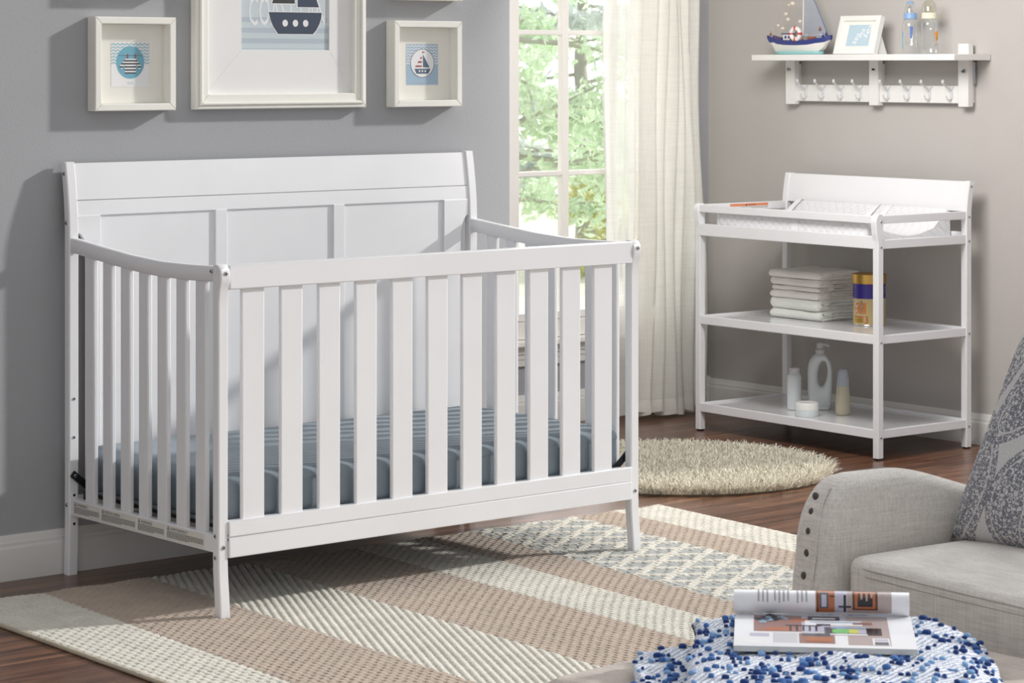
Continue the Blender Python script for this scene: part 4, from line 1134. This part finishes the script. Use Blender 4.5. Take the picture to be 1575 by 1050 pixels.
# ------------------------------------------------------------------ armchair
UPH = linen('armchair_linen', srgb(221, 215, 208), 300, 300, contrast=.84, bump=.35)
chair = thing('armchair', 'light grey linen armchair with a buttoned arm in the right foreground', 'armchair', (-3.74, -2.84, 0), math.radians(-5.74))
def arm_front(z): return interp([(0, -.105), (.2, -.085), (.34, -.062), (.42, -.045), (.48, -.036), (.53, -.037), (.56, -.040), (.63, -.035)], z)
def arm_top(x): return interp([(-.06, .596), (.03, .606), (.13, .607), (.47, .535), (.62, .535), (.75, .55)], x)
def make_arm(ysign, y0):
    rings = []; NL = 22; th_ = .105
    ts = [0, .1, .25, .4, .52, .62, .7, .76, .81, .85, .885, .915, .94, .96, .977, .99, 1.0]
    for t in ts:
        zr_ = t * .62; xf = arm_front(zr_); c = 1.0
        if t > .76: c = math.sqrt(max(0.0, 1 - ((t - .76) / .24) ** 2))
        roll = .012 * math.sin(PI * min(1, max(0, (t - .55) / .45))) ; hw = max(.002, th_ / 2 * (.42 + .58 * c) if t < 1 else .016)
        if t > .97: hw = th_ / 2 * (.42 * (1 - (t - .97) / .03 * .75) + .58 * c)
        yc = y0 + th_ / 2 + roll * .8
        xs = xf + (1 - c) * .075; ring = []
        fr = min(.045, hw)
        for k in range(13):            # rounded front, from the inner to the outer face
            a = -PI / 2 + PI * k / 12; sx_ = math.copysign(abs(math.cos(a)) ** .7, math.cos(a)); sy_ = math.copysign(abs(math.sin(a)) ** .7, math.sin(a))
            ring.append((xs + fr - fr * sx_, yc + (hw + roll * .4) * sy_))
        for k in range(1, NL): ring.append((xs + fr + (.72 - xs - fr) * k / NL, yc + hw + roll * .4))
        ring += [(.72, yc + hw), (.72, yc - hw)]
        for k in range(NL - 1, 0, -1): ring.append((xs + fr + (.72 - xs - fr) * k / NL, yc - hw - roll * .4 + .010 * math.sin(PI * k / NL) * (1 if t < .8 else .3)))
        rings.append([(x, y0 + th_ / 2 + (y - y0 - th_ / 2) * ysign if ysign > 0 else 2 * y0 + th_ - y - 0, t * arm_top(x)) for x, y in ring])
    b = MB(); b.loft(rings); return b
make_arm(1, 0.0).build('arm', UPH, chair, True, 60)
make_arm(1, -.72).build('arm', UPH, chair, True, 60)
BTN = paint('button_dark_bronze', srgb(78, 70, 64), .5)
def arm_c(z): return 1.0 if z < .46 else math.sqrt(max(0.0, 1 - ((z - .46) / .148) ** 2))
for z in (.185, .235, .285, .335, .380, .423, .464, .503, .538, .566):
    zz = z; b = MB(); b.ball((arm_front(z) + (1 - arm_c(z)) * .075 + .0035, .066, zz), .0078, 10, None, (.6, 1, 1)); b.build('nail_button', BTN, chair, True, 60)
b = MB()
b.tube([(arm_front(z) + (1 - arm_c(z)) * .075 + .0012, .040, z) for z in np.linspace(.02, .585, 26)], .0030, 6); b.build('front_piping', UPH, chair, True, 60)
def cush(w):
    if w.z > 0: w.z += .016 * (1 - (w.x / .32) ** 2) * (1 - (w.y / .30) ** 2)
    w.x -= .006 * math.cos(w.y * 5) if w.x < -.25 else 0
    return w
b = MB(); b.rbox((.305, -.312, .402), (.315, .300, .068), .024, 26, cush); b.build('seat_cushion', UPH, chair, True, 180)
for dz in (.0, -.013):
    b = MB(); loop = []
    for k in range(60):
        a = 2 * PI * k / 60; sg = lambda t: math.copysign(abs(t) ** .14, t)
        loop.append((.305 + sg(math.cos(a)) * (.3155 + (.006 * math.cos(sg(math.sin(a)) * .298 * 5) if math.cos(a) < -.05 else 0)), -.312 + sg(math.sin(a)) * .3005, .452 + dz))
    b.tube(loop, .0010, 6, None, True); b.build('seam', fabric('seam_thread', srgb(176, 170, 163), .8), chair, True, 180)
b = MB(); b.box(.03, .70, -.60, -.01, .14, .315, .02, 2); b.build('seat_base', UPH, chair, True)
LEGW = paint('dark_wood_leg', srgb(48, 34, 28), .4)
for x, y in ((.06, .04), (.06, -.66), (.66, .04), (.66, -.66)):
    b = MB(); b.lathe([(.014, 0), (.018, .06), (.024, .15)], (x, y, 0), 16); b.build('leg', LEGW, chair, True)
def backfn(w): w.x += .18 * (w.z + .42) * .5; return w
b = MB(); b.rbox((.70, -.31, .55), (.075, .37, .42), .06, 16, backfn); b.build('backrest', UPH, chair, True, 180)

# embroidered pillow
def pillow_mat():
    m, nt, bs, o = new_mat('paisley_embroidery')
    v = coords(nt)
    vo = nt.nodes.new('ShaderNodeTexVoronoi'); vo.feature = 'F1'; vo.inputs['Scale'].default_value = 120; vo.inputs['Randomness'].default_value = .8
    wv = nz(nt, v, 60, 2); mv = nt.nodes.new('ShaderNodeVectorMath'); mv.operation = 'MULTIPLY_ADD'
    nt.links.new(wv.outputs['Color'], mv.inputs[0]); mv.inputs[1].default_value = (.006, .006, .006); nt.links.new(v, mv.inputs[2]); nt.links.new(mv.outputs[0], vo.inputs['Vector'])
    d = vo.outputs['Distance']
    loops = math_node(nt, 'LESS_THAN', math_node(nt, 'ABSOLUTE', math_node(nt, 'SUBTRACT', d, .36)), .13)
    vo2 = nt.nodes.new('ShaderNodeTexVoronoi'); vo2.feature = 'DISTANCE_TO_EDGE'; vo2.inputs['Scale'].default_value = 95; nt.links.new(mv.outputs[0], vo2.inputs['Vector'])
    loops = math_node(nt, 'MAXIMUM', loops, math_node(nt, 'LESS_THAN', vo2.outputs['Distance'], .07))
    sep = nt.nodes.new('ShaderNodeSeparateXYZ'); nt.links.new(v, sep.inputs[0])
    mask = None
    def drop(cx, cy, rx, ry, ang, skew):
        c, s = math.cos(ang), math.sin(ang)
        x = math_node(nt, 'SUBTRACT', sep.outputs['X'], cx); y = math_node(nt, 'SUBTRACT', sep.outputs['Z'], cy)
        a = math_node(nt, 'ADD', math_node(nt, 'MULTIPLY', x, c), math_node(nt, 'MULTIPLY', y, s)); bb = math_node(nt, 'SUBTRACT', math_node(nt, 'MULTIPLY', y, c), math_node(nt, 'MULTIPLY', x, s))
        a = math_node(nt, 'ADD', a, math_node(nt, 'MULTIPLY', math_node(nt, 'MULTIPLY', bb, bb), skew))
        e = math_node(nt, 'ADD', math_node(nt, 'POWER', math_node(nt, 'ABSOLUTE', math_node(nt, 'DIVIDE', a, rx)), 2.0), math_node(nt, 'POWER', math_node(nt, 'ABSOLUTE', math_node(nt, 'DIVIDE', bb, ry)), 2.0))
        return e
    for cx, cy, rx, ry, ang, sk in ((-.175, -.13, .058, .125, -.25, 2.5), (-.055, -.14, .048, .115, -.2, -2.5), (-.085, .055, .05, .105, -.35, 2.5), (-.185, .10, .030, .13, -.45, 1.0), (.055, -.06, .05, .12, .2, 2.0), (.06, .14, .05, .09, -.3, 2.0), (.16, -.13, .05, .10, .2, -2.0), (.17, .08, .045, .10, -.2, 2.0)):
        e = drop(cx, cy, rx * 1.18, ry * 1.15, ang, sk)
        mk = math_node(nt, 'LESS_THAN', e, 1.0)
        ring = math_node(nt, 'LESS_THAN', math_node(nt, 'ABSOLUTE', math_node(nt, 'SUBTRACT', e, .55)), .035)
        mk = math_node(nt, 'MULTIPLY', mk, math_node(nt, 'SUBTRACT', 1.0, ring))
        mask = mk if mask is None else math_node(nt, 'MAXIMUM', mask, mk)
    th = nz(nt, v, 500, 2)
    groundc = ramp(nt, th.outputs['Fac'], [(.3, srgb(180, 178, 178)), (.7, srgb(208, 206, 203))]).outputs['Color']
    thr_ = math_node(nt, 'MULTIPLY', loops, mask)
    col = mix_rgb(nt, thr_, groundc, srgb(118, 118, 126)); nt.links.new(col, bs.inputs['Base Color'])
    bs.inputs['Roughness'].default_value = .9; bs.inputs['Specular IOR Level'].default_value = .2
    add_bump(nt, bs, math_node(nt, 'ADD', math_node(nt, 'MULTIPLY', thr_, .8), math_node(nt, 'MULTIPLY', th.outputs['Fac'], .3)), .5, .003)
    return m
def soft_pillow(W, H, T, n=30):
    b = MB()
    for s in (-1, 1):
        rows = []
        for j in range(n + 1):
            v = -1 + 2 * j / n; row = []
            for i in range(n + 1):
                u = -1 + 2 * i / n
                t = max(0, (1 - u ** 4) * (1 - v ** 4)) ** .55
                x = W / 2 * u * (1 - .06 * (1 - v * v) * abs(u) ** 2 + .0); z = H / 2 * v * (1 - .06 * (1 - u * u) * abs(v) ** 2)
                row.append((x, s * T / 2 * t + s * .0015, z + .004 * math.sin(u * 7) * (1 - abs(v))))
            rows.append(row)
        b.loft(rows, False, False)
    bmesh.ops.remove_doubles(b.bm, verts=b.bm.verts, dist=.0032)
    bmesh.ops.recalc_face_normals(b.bm, faces=b.bm.faces)
    return b
pil = soft_pillow(.46, .46, .15).build('throw_pillow', pillow_mat(), None, True, 180)
tag(pil, 'grey throw pillow embroidered with dark looping paisley, leaning in the armchair', 'pillow')
# local x to the right along the chair's width, local z up, tilted back
pil.matrix_world = chair.matrix_basis @ Matrix.Translation((.362, -.234, .664)) @ Matrix.Rotation(math.radians(-90), 4, 'Z') @ Matrix.Rotation(math.radians(-26), 4, 'X') @ Matrix.Rotation(math.radians(2), 4, 'Y')

# ------------------------------------------------------------------ ottoman, blanket, magazine
ott = thing('ottoman', 'low grey-beige linen ottoman under the folded blue throw', 'ottoman', (-4.215, -3.285, 0), math.radians(2))
def ottfn(w):
    if w.z > 0: w.z += .012 * (1 - (w.x / .36) ** 2) * (1 - (w.y / .36) ** 2)
    return w
OTTF = linen('ottoman_linen', srgb(180, 169, 160), 330, 330, contrast=.8, bump=.35)
b = MB(); b.rbox((0, 0, .315), (.362, .362, .078), .05, 24, ottfn); b.build('cushion', OTTF, ott, True, 180)
b = MB(); b.box(-.32, .32, -.32, .32, .15, .245, .02, 2); b.build('base', OTTF, ott, True)
b = MB(); b.tube([(.0, .3625, .33), (.0, .350, .372), (-.002, .315, .392), (-.004, .2, .4003), (-.004, 0, .4057), (-.002, -.2, .4005), (0, -.29, .394)], .0022, 6); b.build('top_seam', fabric('ottoman_seam', srgb(96, 84, 74), .8), ott, True, 180)
for x in (-.27, .27):
    for y in (-.27, .27):
        b = MB(); b.lathe([(.016, .0), (.02, .06), (.026, .16)], (x, y, 0), 14); b.build('leg', LEGW, ott, True)

MAGO, MAGA = Vector((-4.285, -3.105, 0)), math.radians(-45.6)
def mg(x, y, z):      # x along the spine, y away from the camera
    c, s = math.cos(MAGA), math.sin(MAGA); return (MAGO.x + x * c - y * s, MAGO.y + x * s + y * c, z)
def knit_mat():
    m, nt, bs, o = new_mat('knit_white_blue')
    v = coords(nt, (1, 1, 1), (0, 0, .6)); wv = nt.nodes.new('ShaderNodeTexWave'); wv.wave_type = 'BANDS'; wv.bands_direction = 'X'; wv.inputs['Scale'].default_value = 34; wv.inputs['Distortion'].default_value = 3.5; wv.inputs['Detail'].default_value = 3; wv.inputs['Detail Scale'].default_value = 6
    nt.links.new(v, wv.inputs['Vector']); n = nz(nt, v, 160, 3); n2 = nz(nt, v, 30, 2)
    f = math_node(nt, 'MULTIPLY', math_node(nt, 'ADD', wv.outputs['Fac'], n.outputs['Fac']), .5)
    c = ramp(nt, f, [(.22, srgb(150, 160, 186)), (.40, srgb(200, 206, 219)), (.62, srgb(230, 232, 237))]).outputs['Color']
    nt.links.new(c, bs.inputs['Base Color']); bs.inputs['Roughness'].default_value = 1; bs.inputs['Specular IOR Level'].default_value = .1
    add_bump(nt, bs, f, .9, .005); return m
KNIT = knit_mat()
B_DK = fabric('yarn_navy', srgb(38, 66, 124), .8, 600, .3); B_MD = fabric('yarn_blue', srgb(72, 112, 172), .8, 600, .3); B_LT = fabric('yarn_light_blue', srgb(132, 170, 214), .85, 600, .3)
def blanket():
    t = thing('throw_blanket', 'folded white and blue nubby knit throw on the ottoman', 'blanket', (MAGO.x, MAGO.y, .40), MAGA)
    spots = []
    def fold(x0, x1, y0, y1, zf, h, name, seed, top):
        P = [(a, c) for a, c in racetrack(y0, y1, 0, h, 8)]; Q = []
        for i, p in enumerate(P):
            q = P[(i + 1) % len(P)]; Q.append(p); d = math.hypot(q[0] - p[0], q[1] - p[1])
            if d > .05: Q += [(p[0] + (q[0] - p[0]) * k / 22, p[1] + (q[1] - p[1]) * k / 22) for k in range(1, 22)]
        N = 44; rings = []
        for j in range(N + 1):
            x = x0 + (x1 - x0) * j / N; e = min(1, .35 + 3.2 * min(j, N - j) / N); r = []
            for y, z in Q:
                w = noise.noise(Vector((x * 9, y * 9, seed))); w2 = noise.noise(Vector((x * 28, y * 28, z * 30 + seed)))
                zz = zf(x, y) + h / 2 + (z - h / 2) * e + (w * .010 + w2 * .005) * (1 if z > h / 2 else .35)
                r.append(mg(x + .012 * noise.noise(Vector((y * 12, z * 40, seed))) + .022 * noise.noise(Vector((y * 5, 0, seed * .3))) - (.03 * max(0, (y + .02) / .08) ** 2 if x > .2 else 0) * max(0, (x - .2) / .2), y + .010 * noise.noise(Vector((x * 8, z * 30, seed + 4))) + .016 * noise.noise(Vector((x * 6, 1.5, seed * .3))), zz))
            rings.append(r)
        b = MB(); b.loft(rings); o = b.build(name, KNIT, t, False, 180)
        me = o.data; rnd = random.Random(seed * 7 + 1)
        polys = [p for p in me.polygons if p.area > 1e-8]; ar = np.cumsum([p.area for p in polys])
        for _ in range(top):
            p = polys[int(np.searchsorted(ar, rnd.uniform(0, ar[-1])))]
            spots.append((p.center.copy(), p.normal.copy()))
    zo = .4008
    bump_ = lambda x, y: zo + .003
    fold(-.150, .22, -.42, -.030, bump_, .022, 'lower_layer', 1, 760)
    up = lambda k: (lambda x, y: zo + .018 + k * (1 - .75 * max(0, (x - .30) / .10) ** 2) - .010 * max(0, (x - .30) / .10) ** 2 - .006 * max(0, (-.01 - x) / .05) ** 2)
    fold(-.060, .392, -.44, .045, up(0), .019, 'middle_layer', 2, 620)
    fold(-.058, .400, -.44, .052, up(.0155), .018, 'upper_layer', 3, 620)
    fold(-.066, .396, -.44, .056, up(.030), .014, 'top_layer', 4, 1100)
    b = MB(); rnd = random.Random(5)
    for c, n in spots:
        b.m(rnd.choices((0, 1, 2), (7, 4, 2.5))[0]); r = rnd.uniform(.0026, .0062); p = c + n * r * .45
        b.ball(p, r, 6, None, (rnd.uniform(.8, 1.5), rnd.uniform(.8, 1.2), .8))
    o = b.build('knit_tufts', [B_DK, B_MD, B_LT], t, True, 180); o['kind'] = 'stuff'
blanket()

def magazine():
    zb = .4685; t = thing('magazine', 'open glossy interiors magazine with a rolled page lying on the blue throw', 'magazine', (MAGO.x, MAGO.y, zb), MAGA)
    PG = paint('glossy_paper', srgb(232, 232, 236), .16); EDG = paint('page_edges', srgb(206, 208, 204), .7)
    W, D = .278, .207
    b = MB(); n = 10; rings = []     # page block, sagging a little to its free edge
    sag = lambda y: .0 - .004 * (y / D) ** 2
    for i in range(n + 1):
        y = -D * i / n; rings.append([mg(0, y, zb + sag(-y)), mg(W, y, zb + sag(-y)), mg(W, y, zb + .010 + sag(-y) - .002 * (i / n)), mg(0, y, zb + .010 + sag(-y) - .002 * (i / n))])
    b.loft(rings); b.build('page_block', EDG, t)
    top = lambda y: zb + .0102 + sag(y) - .002 * y / D
    cols = {}
    def mat(k, c, r=.18):
        if k not in cols: cols[k] = paint('magazine_' + k, srgb(*c), r, var=.12)
        return cols[k]
    names = [('paper', (232, 232, 236)), ('rosewood', (150, 112, 104)), ('navy', (26, 36, 58)), ('ink', (36, 34, 38)), ('mauve', (176, 160, 158)), ('terracotta', (176, 104, 66)), ('sky', (150, 176, 196)), ('green', (120, 196, 110)), ('lime', (206, 206, 96)), ('slate', (86, 88, 98)), ('lilac', (188, 184, 202)), ('brown', (96, 62, 44)), ('texttone', (156, 154, 160))]
    mats = [mat(k, c) for k, c in names]; ix = {k: i for i, (k, c) in enumerate(names)}
    b = MB()
    def F(k): return lambda u, v: mg(u, -v, top(v) + .0003 + k * .00012)
    def rc(nm, u0, u1, v0, v1, k=1):
        b.m(ix[nm]); N = 5
        for i in range(N): b.flatshape([(u0, v0 + (v1 - v0) * i / N), (u1, v0 + (v1 - v0) * i / N), (u1, v0 + (v1 - v0) * (i + 1) / N), (u0, v0 + (v1 - v0) * (i + 1) / N)], F(k))
    def pl(nm, pts, k=2): b.m(ix[nm]); b.flatshape(pts, F(k))
    rc('paper', 0, W, .0, D, 0)
    rc('rosewood', .030, .105, .012, .118); rc('lilac', .105, .175, .012, .118); rc('mauve', .175, .240, .010, .19); rc('rosewood', .10, .155, .125, .185)
    pl('terracotta', [(.036, .114), (.10, .03), (.125, .03), (.085, .112)], 2)
    rnd = random.Random(2)
    for k in range(26):
        a, r_ = rnd.uniform(0, 2 * PI), rnd.uniform(.004, .022); c = (.058 + r_ * math.cos(a), .038 + r_ * math.sin(a) * 1.2)
        pl('navy' if k % 3 else 'sky', [(c[0] + .007 * math.cos(a + q), c[1] + .010 * math.sin(a + q)) for q in (0, 1.2, 3.1, 4.6)], 3 + k % 4)
    rc('ink', .115, .165, .014, .040, 3); rc('paper', .122, .158, .026, .034, 4); rc('paper', .11, .20, .044, .075, 3); rc('sky', .118, .196, .050, .056, 4); rc('rosewood', .185, .215, .05, .066, 4)
    for k in range(5): rc('ink', .086 + k * .010, .089 + k * .010, .078, .112, 5)
    rc('ink', .080, .135, .076, .080, 5); rc('slate', .128, .150, .066, .076, 5)
    rc('slate', .140, .158, .085, .13, 3); rc('ink', .205, .228, .088, .132, 4); rc('sky', .150, .205, .083, .092, 4); rc('green', .152, .178, .098, .122, 5); rc('lime', .178, .192, .098, .122, 5); rc('lilac', .192, .204, .098, .124, 5)
    rc('paper', .148, .206, .126, .134, 4); rc('terracotta', .110, .150, .15, .175, 4); rc('slate', .105, .150, .125, .140, 4); rc('paper', .020, .100, .125, .195, 1)
    for k in range(8): rc('texttone', .060, .098, .128 + k * .0075, .1305 + k * .0075, 2)
    rc('lilac', .024, .054, .13, .150, 2); rc('paper', .212, .238, .150, .19, 4); rc('lilac', .215, .236, .154, .168, 5); rc('slate', .215, .236, .172, .188, 5)
    b.build('open_page', mats, t, smooth=0)
    # rolled pages lying along the spine
    R = .0185; zc = top(0) + R + .0005; yc = .004
    b = MB(); prof = []
    for k in range(40):
        a = -2.2 + (2 * PI + 1.6) * k / 39; r_ = R * (1 - .022 * k / 39 * 4)
        prof.append((yc - r_ * math.sin(a + PI / 2 + .0) * 1.0, zc + r_ * math.cos(a + PI / 2) * -1.0))
    outer = [(yc + R * math.cos(a), zc + R * math.sin(a)) for a in np.linspace(-PI * .62, PI * 1.55, 44)]
    inner = [(yc + (R - .0026) * math.cos(a), zc + (R - .0026) * math.sin(a)) for a in np.linspace(-PI * .62, PI * 1.55, 44)]
    ring0 = outer + inner[::-1]
    b.loft([[mg(x, y, z) for y, z in ring0] for x in (-.002, W - .002)]); b.build('rolled_pages', PG, t, smooth=50)
    b = MB()
    def G(k):       # u along the roll, v arc from the bottom front (0) upwards over the top (1)
        def f(u, v):
            a = PI * 1.30 - v * PI * .85; return mg(u, yc + (R + .0003 + k * .0001) * math.cos(a), zc + (R + .0003 + k * .0001) * math.sin(a))
        return f
    def rr(nm, u0, u1, v0, v1, k=0):
        b.m(ix[nm]); N = max(1, int((v1 - v0) * 16))
        for i in range(N): rectp(b, G(k), u0, u1, v0 + (v1 - v0) * i / N, v0 + (v1 - v0) * (i + 1) / N)
    rr('terracotta', .128, .158, .08, 1); rr('lilac', .158, .178, .08, 1); rr('mauve', .178, .248, .08, 1); rr('brown', .186, .226, .2, .95, 1); rr('terracotta', .190, .222, .26, .88, 2); rr('ink', .194, .218, .32, .62, 3)
    for k in range(6): rr('mauve' if k % 2 else 'brown', .195 + k * .004, .198 + k * .004, .5 + .05 * (k % 3), .78, 4)
    rr('ink', .172, .176, .12, .7, 3); rr('ink', .164, .184, .28, .34, 3); rr('slate', .134, .148, .25, .8, 2); rr('lilac', .137, .145, .3, .7, 3); rr('brown', .130, .1325, .1, .95, 3); rr('ink', .150, .158, .62, .66, 3)
    b.m(ix['mauve']); b.m(ix['slate']); b.flatshape([(.232, .7), (.244, .2), (.246, .2), (.236, .72)], G(2))
    rnd = random.Random(9)
    for u in (.036, .043, .050, .062, .069, .076, .083, .098, .105, .112):
        v = .45 + rnd.uniform(-.05, .02)
        while v < .93: l = .028; rr('texttone', u, u + .0026, v, v + l, 1); v += .04
    b.build('rolled_page_print', mats, t, smooth=0)
magazine()

# ------------------------------------------------------------------ outside the window
GR = fabric('lawn', srgb(238, 240, 212), .7, 30, .5, 1.2)
b = MB(); b.box(-10, 60, 1.8, 70, -1.35, -1.2, 0); o = b.build('lawn', GR, smooth=0); o['kind'] = 'structure'; o['label'] = 'sunny yellow-green lawn outside the window'; o['category'] = 'ground'
def leafmat(n, c):
    m, nt, bs, o = new_mat(n); nt.nodes.remove(bs)
    d = nt.nodes.new('ShaderNodeBsdfDiffuse'); tl_ = nt.nodes.new('ShaderNodeBsdfTranslucent'); mx = nt.nodes.new('ShaderNodeMixShader'); mx.inputs[0].default_value = .4
    inf = nt.nodes.new('ShaderNodeObjectInfo'); v = coords(nt); nn = nz(nt, v, 2.2, 2)
    cc = ramp(nt, nn.outputs['Fac'], [(.3, tuple(x * .8 for x in c[:3]) + (1,)), (.7, tuple(min(1, x * 1.25) for x in c[:3]) + (1,))]).outputs['Color']
    nt.links.new(cc, d.inputs['Color']); nt.links.new(cc, tl_.inputs['Color']); nt.links.new(d.outputs[0], mx.inputs[1]); nt.links.new(tl_.outputs[0], mx.inputs[2]); nt.links.new(mx.outputs[0], o.inputs['Surface'])
    return m
BARK = paint('bark_hazed', srgb(186, 184, 174), .9, .5, 20)  # bark colour lightened to carry the same garden haze
def tree(pos, h, crown_z, rad, nleaf, leafc, seed, label, group=None, lsz=.07, nb=26):
    rnd = random.Random(seed); rs = np.random.RandomState(seed)
    t = thing('garden_tree', label, 'tree', (pos[0], pos[1], -1.2), 0, group)
    b = MB(); b.tube([(pos[0], pos[1], -1.25), (pos[0] + .05, pos[1], .2), (pos[0] - .05, pos[1] + .05, crown_z), (pos[0], pos[1], crown_z + rad * .8)], [.16, .12, .09, .03], 8); 
    tips = []
    for k in range(nb):
        z0 = crown_z - rad * .75 + rad * 1.45 * k / nb; a = k * 2.4 + rnd.uniform(-.4, .4); L = rad * rnd.uniform(.65, 1.05) * math.sqrt(max(.15, 1 - ((z0 - crown_z) / rad) ** 2 * .8))
        p0 = Vector((pos[0], pos[1], z0)); d = Vector((math.cos(a), math.sin(a), rnd.uniform(-.1, .35)))
        p = [p0, p0 + d * L * .4 + Vector((0, 0, -.03)), p0 + d * L * .75 + Vector((rnd.uniform(-.1, .1), rnd.uniform(-.1, .1), -.1)), p0 + d * L + Vector((0, 0, -.25))]
        b.tube(p, [.03, .022, .012, .004], 5); tips.append(p)
        for q in range(2):
            p1 = p[1 + q]; d2 = (d + Vector((rnd.uniform(-.8, .8), rnd.uniform(-.8, .8), rnd.uniform(-.3, .3)))).normalized(); pp = [p1, p1 + d2 * L * .3, p1 + d2 * L * .5 + Vector((0, 0, -.12))]
            b.tube(pp, [.012, .008, .003], 4); tips.append(pp)
    b.build('trunk', BARK, t, smooth=60)
    # leaves in drooping sprays along the twigs
    cs = []
    for _ in range(nleaf):
        p = tips[rnd.randrange(len(tips))]; s = rnd.uniform(.25, 1) * (len(p) - 1); i = min(len(p) - 2, int(s)); q = p[i].lerp(p[i + 1], s - i)
        cs.append((q.x + rnd.gauss(0, .09), q.y + rnd.gauss(0, .09), q.z + rnd.gauss(0, .07) - .03))
    c = np.array(cs) - np.array([pos[0], pos[1], -1.2]); n = len(c)
    a = rs.normal(size=(n, 3)); a /= np.linalg.norm(a, axis=1)[:, None]; q = np.cross(a, rs.normal(size=(n, 3))); q /= np.linalg.norm(q, axis=1)[:, None]
    s = rs.uniform(.7, 1.3, (n, 1)) * lsz; ww = np.cross(a, q)
    V = np.stack([c - a * s, c + q * s * .38 + ww * s * .08, c + a * s, c - q * s * .38 + ww * s * .08], 1).reshape(-1, 3)
    np_mesh('foliage', V, np.arange(n * 4).reshape(-1, 4), [leafc], None, t, False)
    return t
LF1 = leafmat('leaf_hazed_sage', srgb(216, 232, 208)); LF2 = leafmat('leaf_yellow_green', srgb(236, 240, 180)); LF3 = leafmat('leaf_hazed_far', srgb(226, 238, 230))  # leaves paled to put outdoor haze and overexposure into their colour
tree((6.3, 10.4), 4, 1.55, 1.75, 13000, LF1, 4, 'leafy green tree outside, close to the window', None, .050, 34)
tree((15.0, 19.0), 4, 1.3, 2.4, 9000, LF3, 9, 'pale green tree farther off outside the window', None, .085, 28)
tree((14.2, 17.2), 2, -.65, 1.0, 4000, LF2, 12, 'yellow-green garden shrub seen low through the window', None, .09, 18)

# ------------------------------------------------------------------ light
wd = bpy.data.worlds.new('sky'); SC.world = wd; wd.use_nodes = True
wn = wd.node_tree; bg = wn.nodes['Background']
# overcast sky, brightest beyond the window
wtc = wn.nodes.new('ShaderNodeTexCoord'); wdot = wn.nodes.new('ShaderNodeVectorMath'); wdot.operation = 'DOT_PRODUCT'; wdot.inputs[1].default_value = (.64, .76, .1)
wmr = wn.nodes.new('ShaderNodeMapRange'); wmr.interpolation_type = 'SMOOTHSTEP'
for k_, v_ in (('From Min', .2), ('From Max', .95), ('To Min', .66), ('To Max', 3.8)): wmr.inputs[k_].default_value = v_
wn.links.new(wtc.outputs['Generated'], wdot.inputs[0]); wn.links.new(wdot.outputs['Value'], wmr.inputs['Value']); wn.links.new(wmr.outputs['Result'], bg.inputs['Strength'])
bg.inputs['Color'].default_value = (.972, .985, 1.0, 1)
def sun(name, d, e, ang, col=(1, 1, 1)):
    l = bpy.data.lights.new(name, 'SUN'); l.energy = e; l.angle = math.radians(ang); l.color = col
    o = bpy.data.objects.new(name, l); COL.objects.link(o); o.rotation_euler = Vector(d).to_track_quat('-Z', 'Y').to_euler(); return o
sun('sun', (-2.75, 1.0, -1.3), 3.2, 2.8, (1, .985, .96))
def area(name, loc, tgt, sx, sy, e, col=(1, 1, 1)):
    l = bpy.data.lights.new(name, 'AREA'); l.shape = 'RECTANGLE'; l.size = sx; l.size_y = sy; l.energy = e; l.color = col
    o = bpy.data.objects.new(name, l); COL.objects.link(o); o.location = loc; o.rotation_euler = (Vector(tgt) - Vector(loc)).to_track_quat('-Z', 'Y').to_euler(); return o
area('right_wall_fill', (-1.65, -.40, 2.02), (-.2, .25, .8), .8, .6, 33, (1, .97, .94))  # unseen area light added to brighten the right wall and changing table

# ------------------------------------------------------------------ camera
cam = bpy.data.cameras.new('camera'); co = bpy.data.objects.new('camera', cam); COL.objects.link(co)
co.location = (-7.225, -6.058, 1.36); co.rotation_euler = (PI / 2, 0, math.radians(50.060041 - 90))
cam.sensor_width = 36; cam.lens = 3978.47 / 1575 * 36; cam.shift_y = -(525 - 98.04) / 1575
cam.dof.use_dof = True; cam.dof.focus_distance = 6.5; cam.dof.aperture_fstop = 18
cam.clip_end = 200; SC.camera = co
vs_ = SC.view_settings; vs_.view_transform = 'Standard'; vs_.look = 'None'; vs_.gamma = 1; vs_.exposure = -0.1; vs_.use_curve_mapping = False
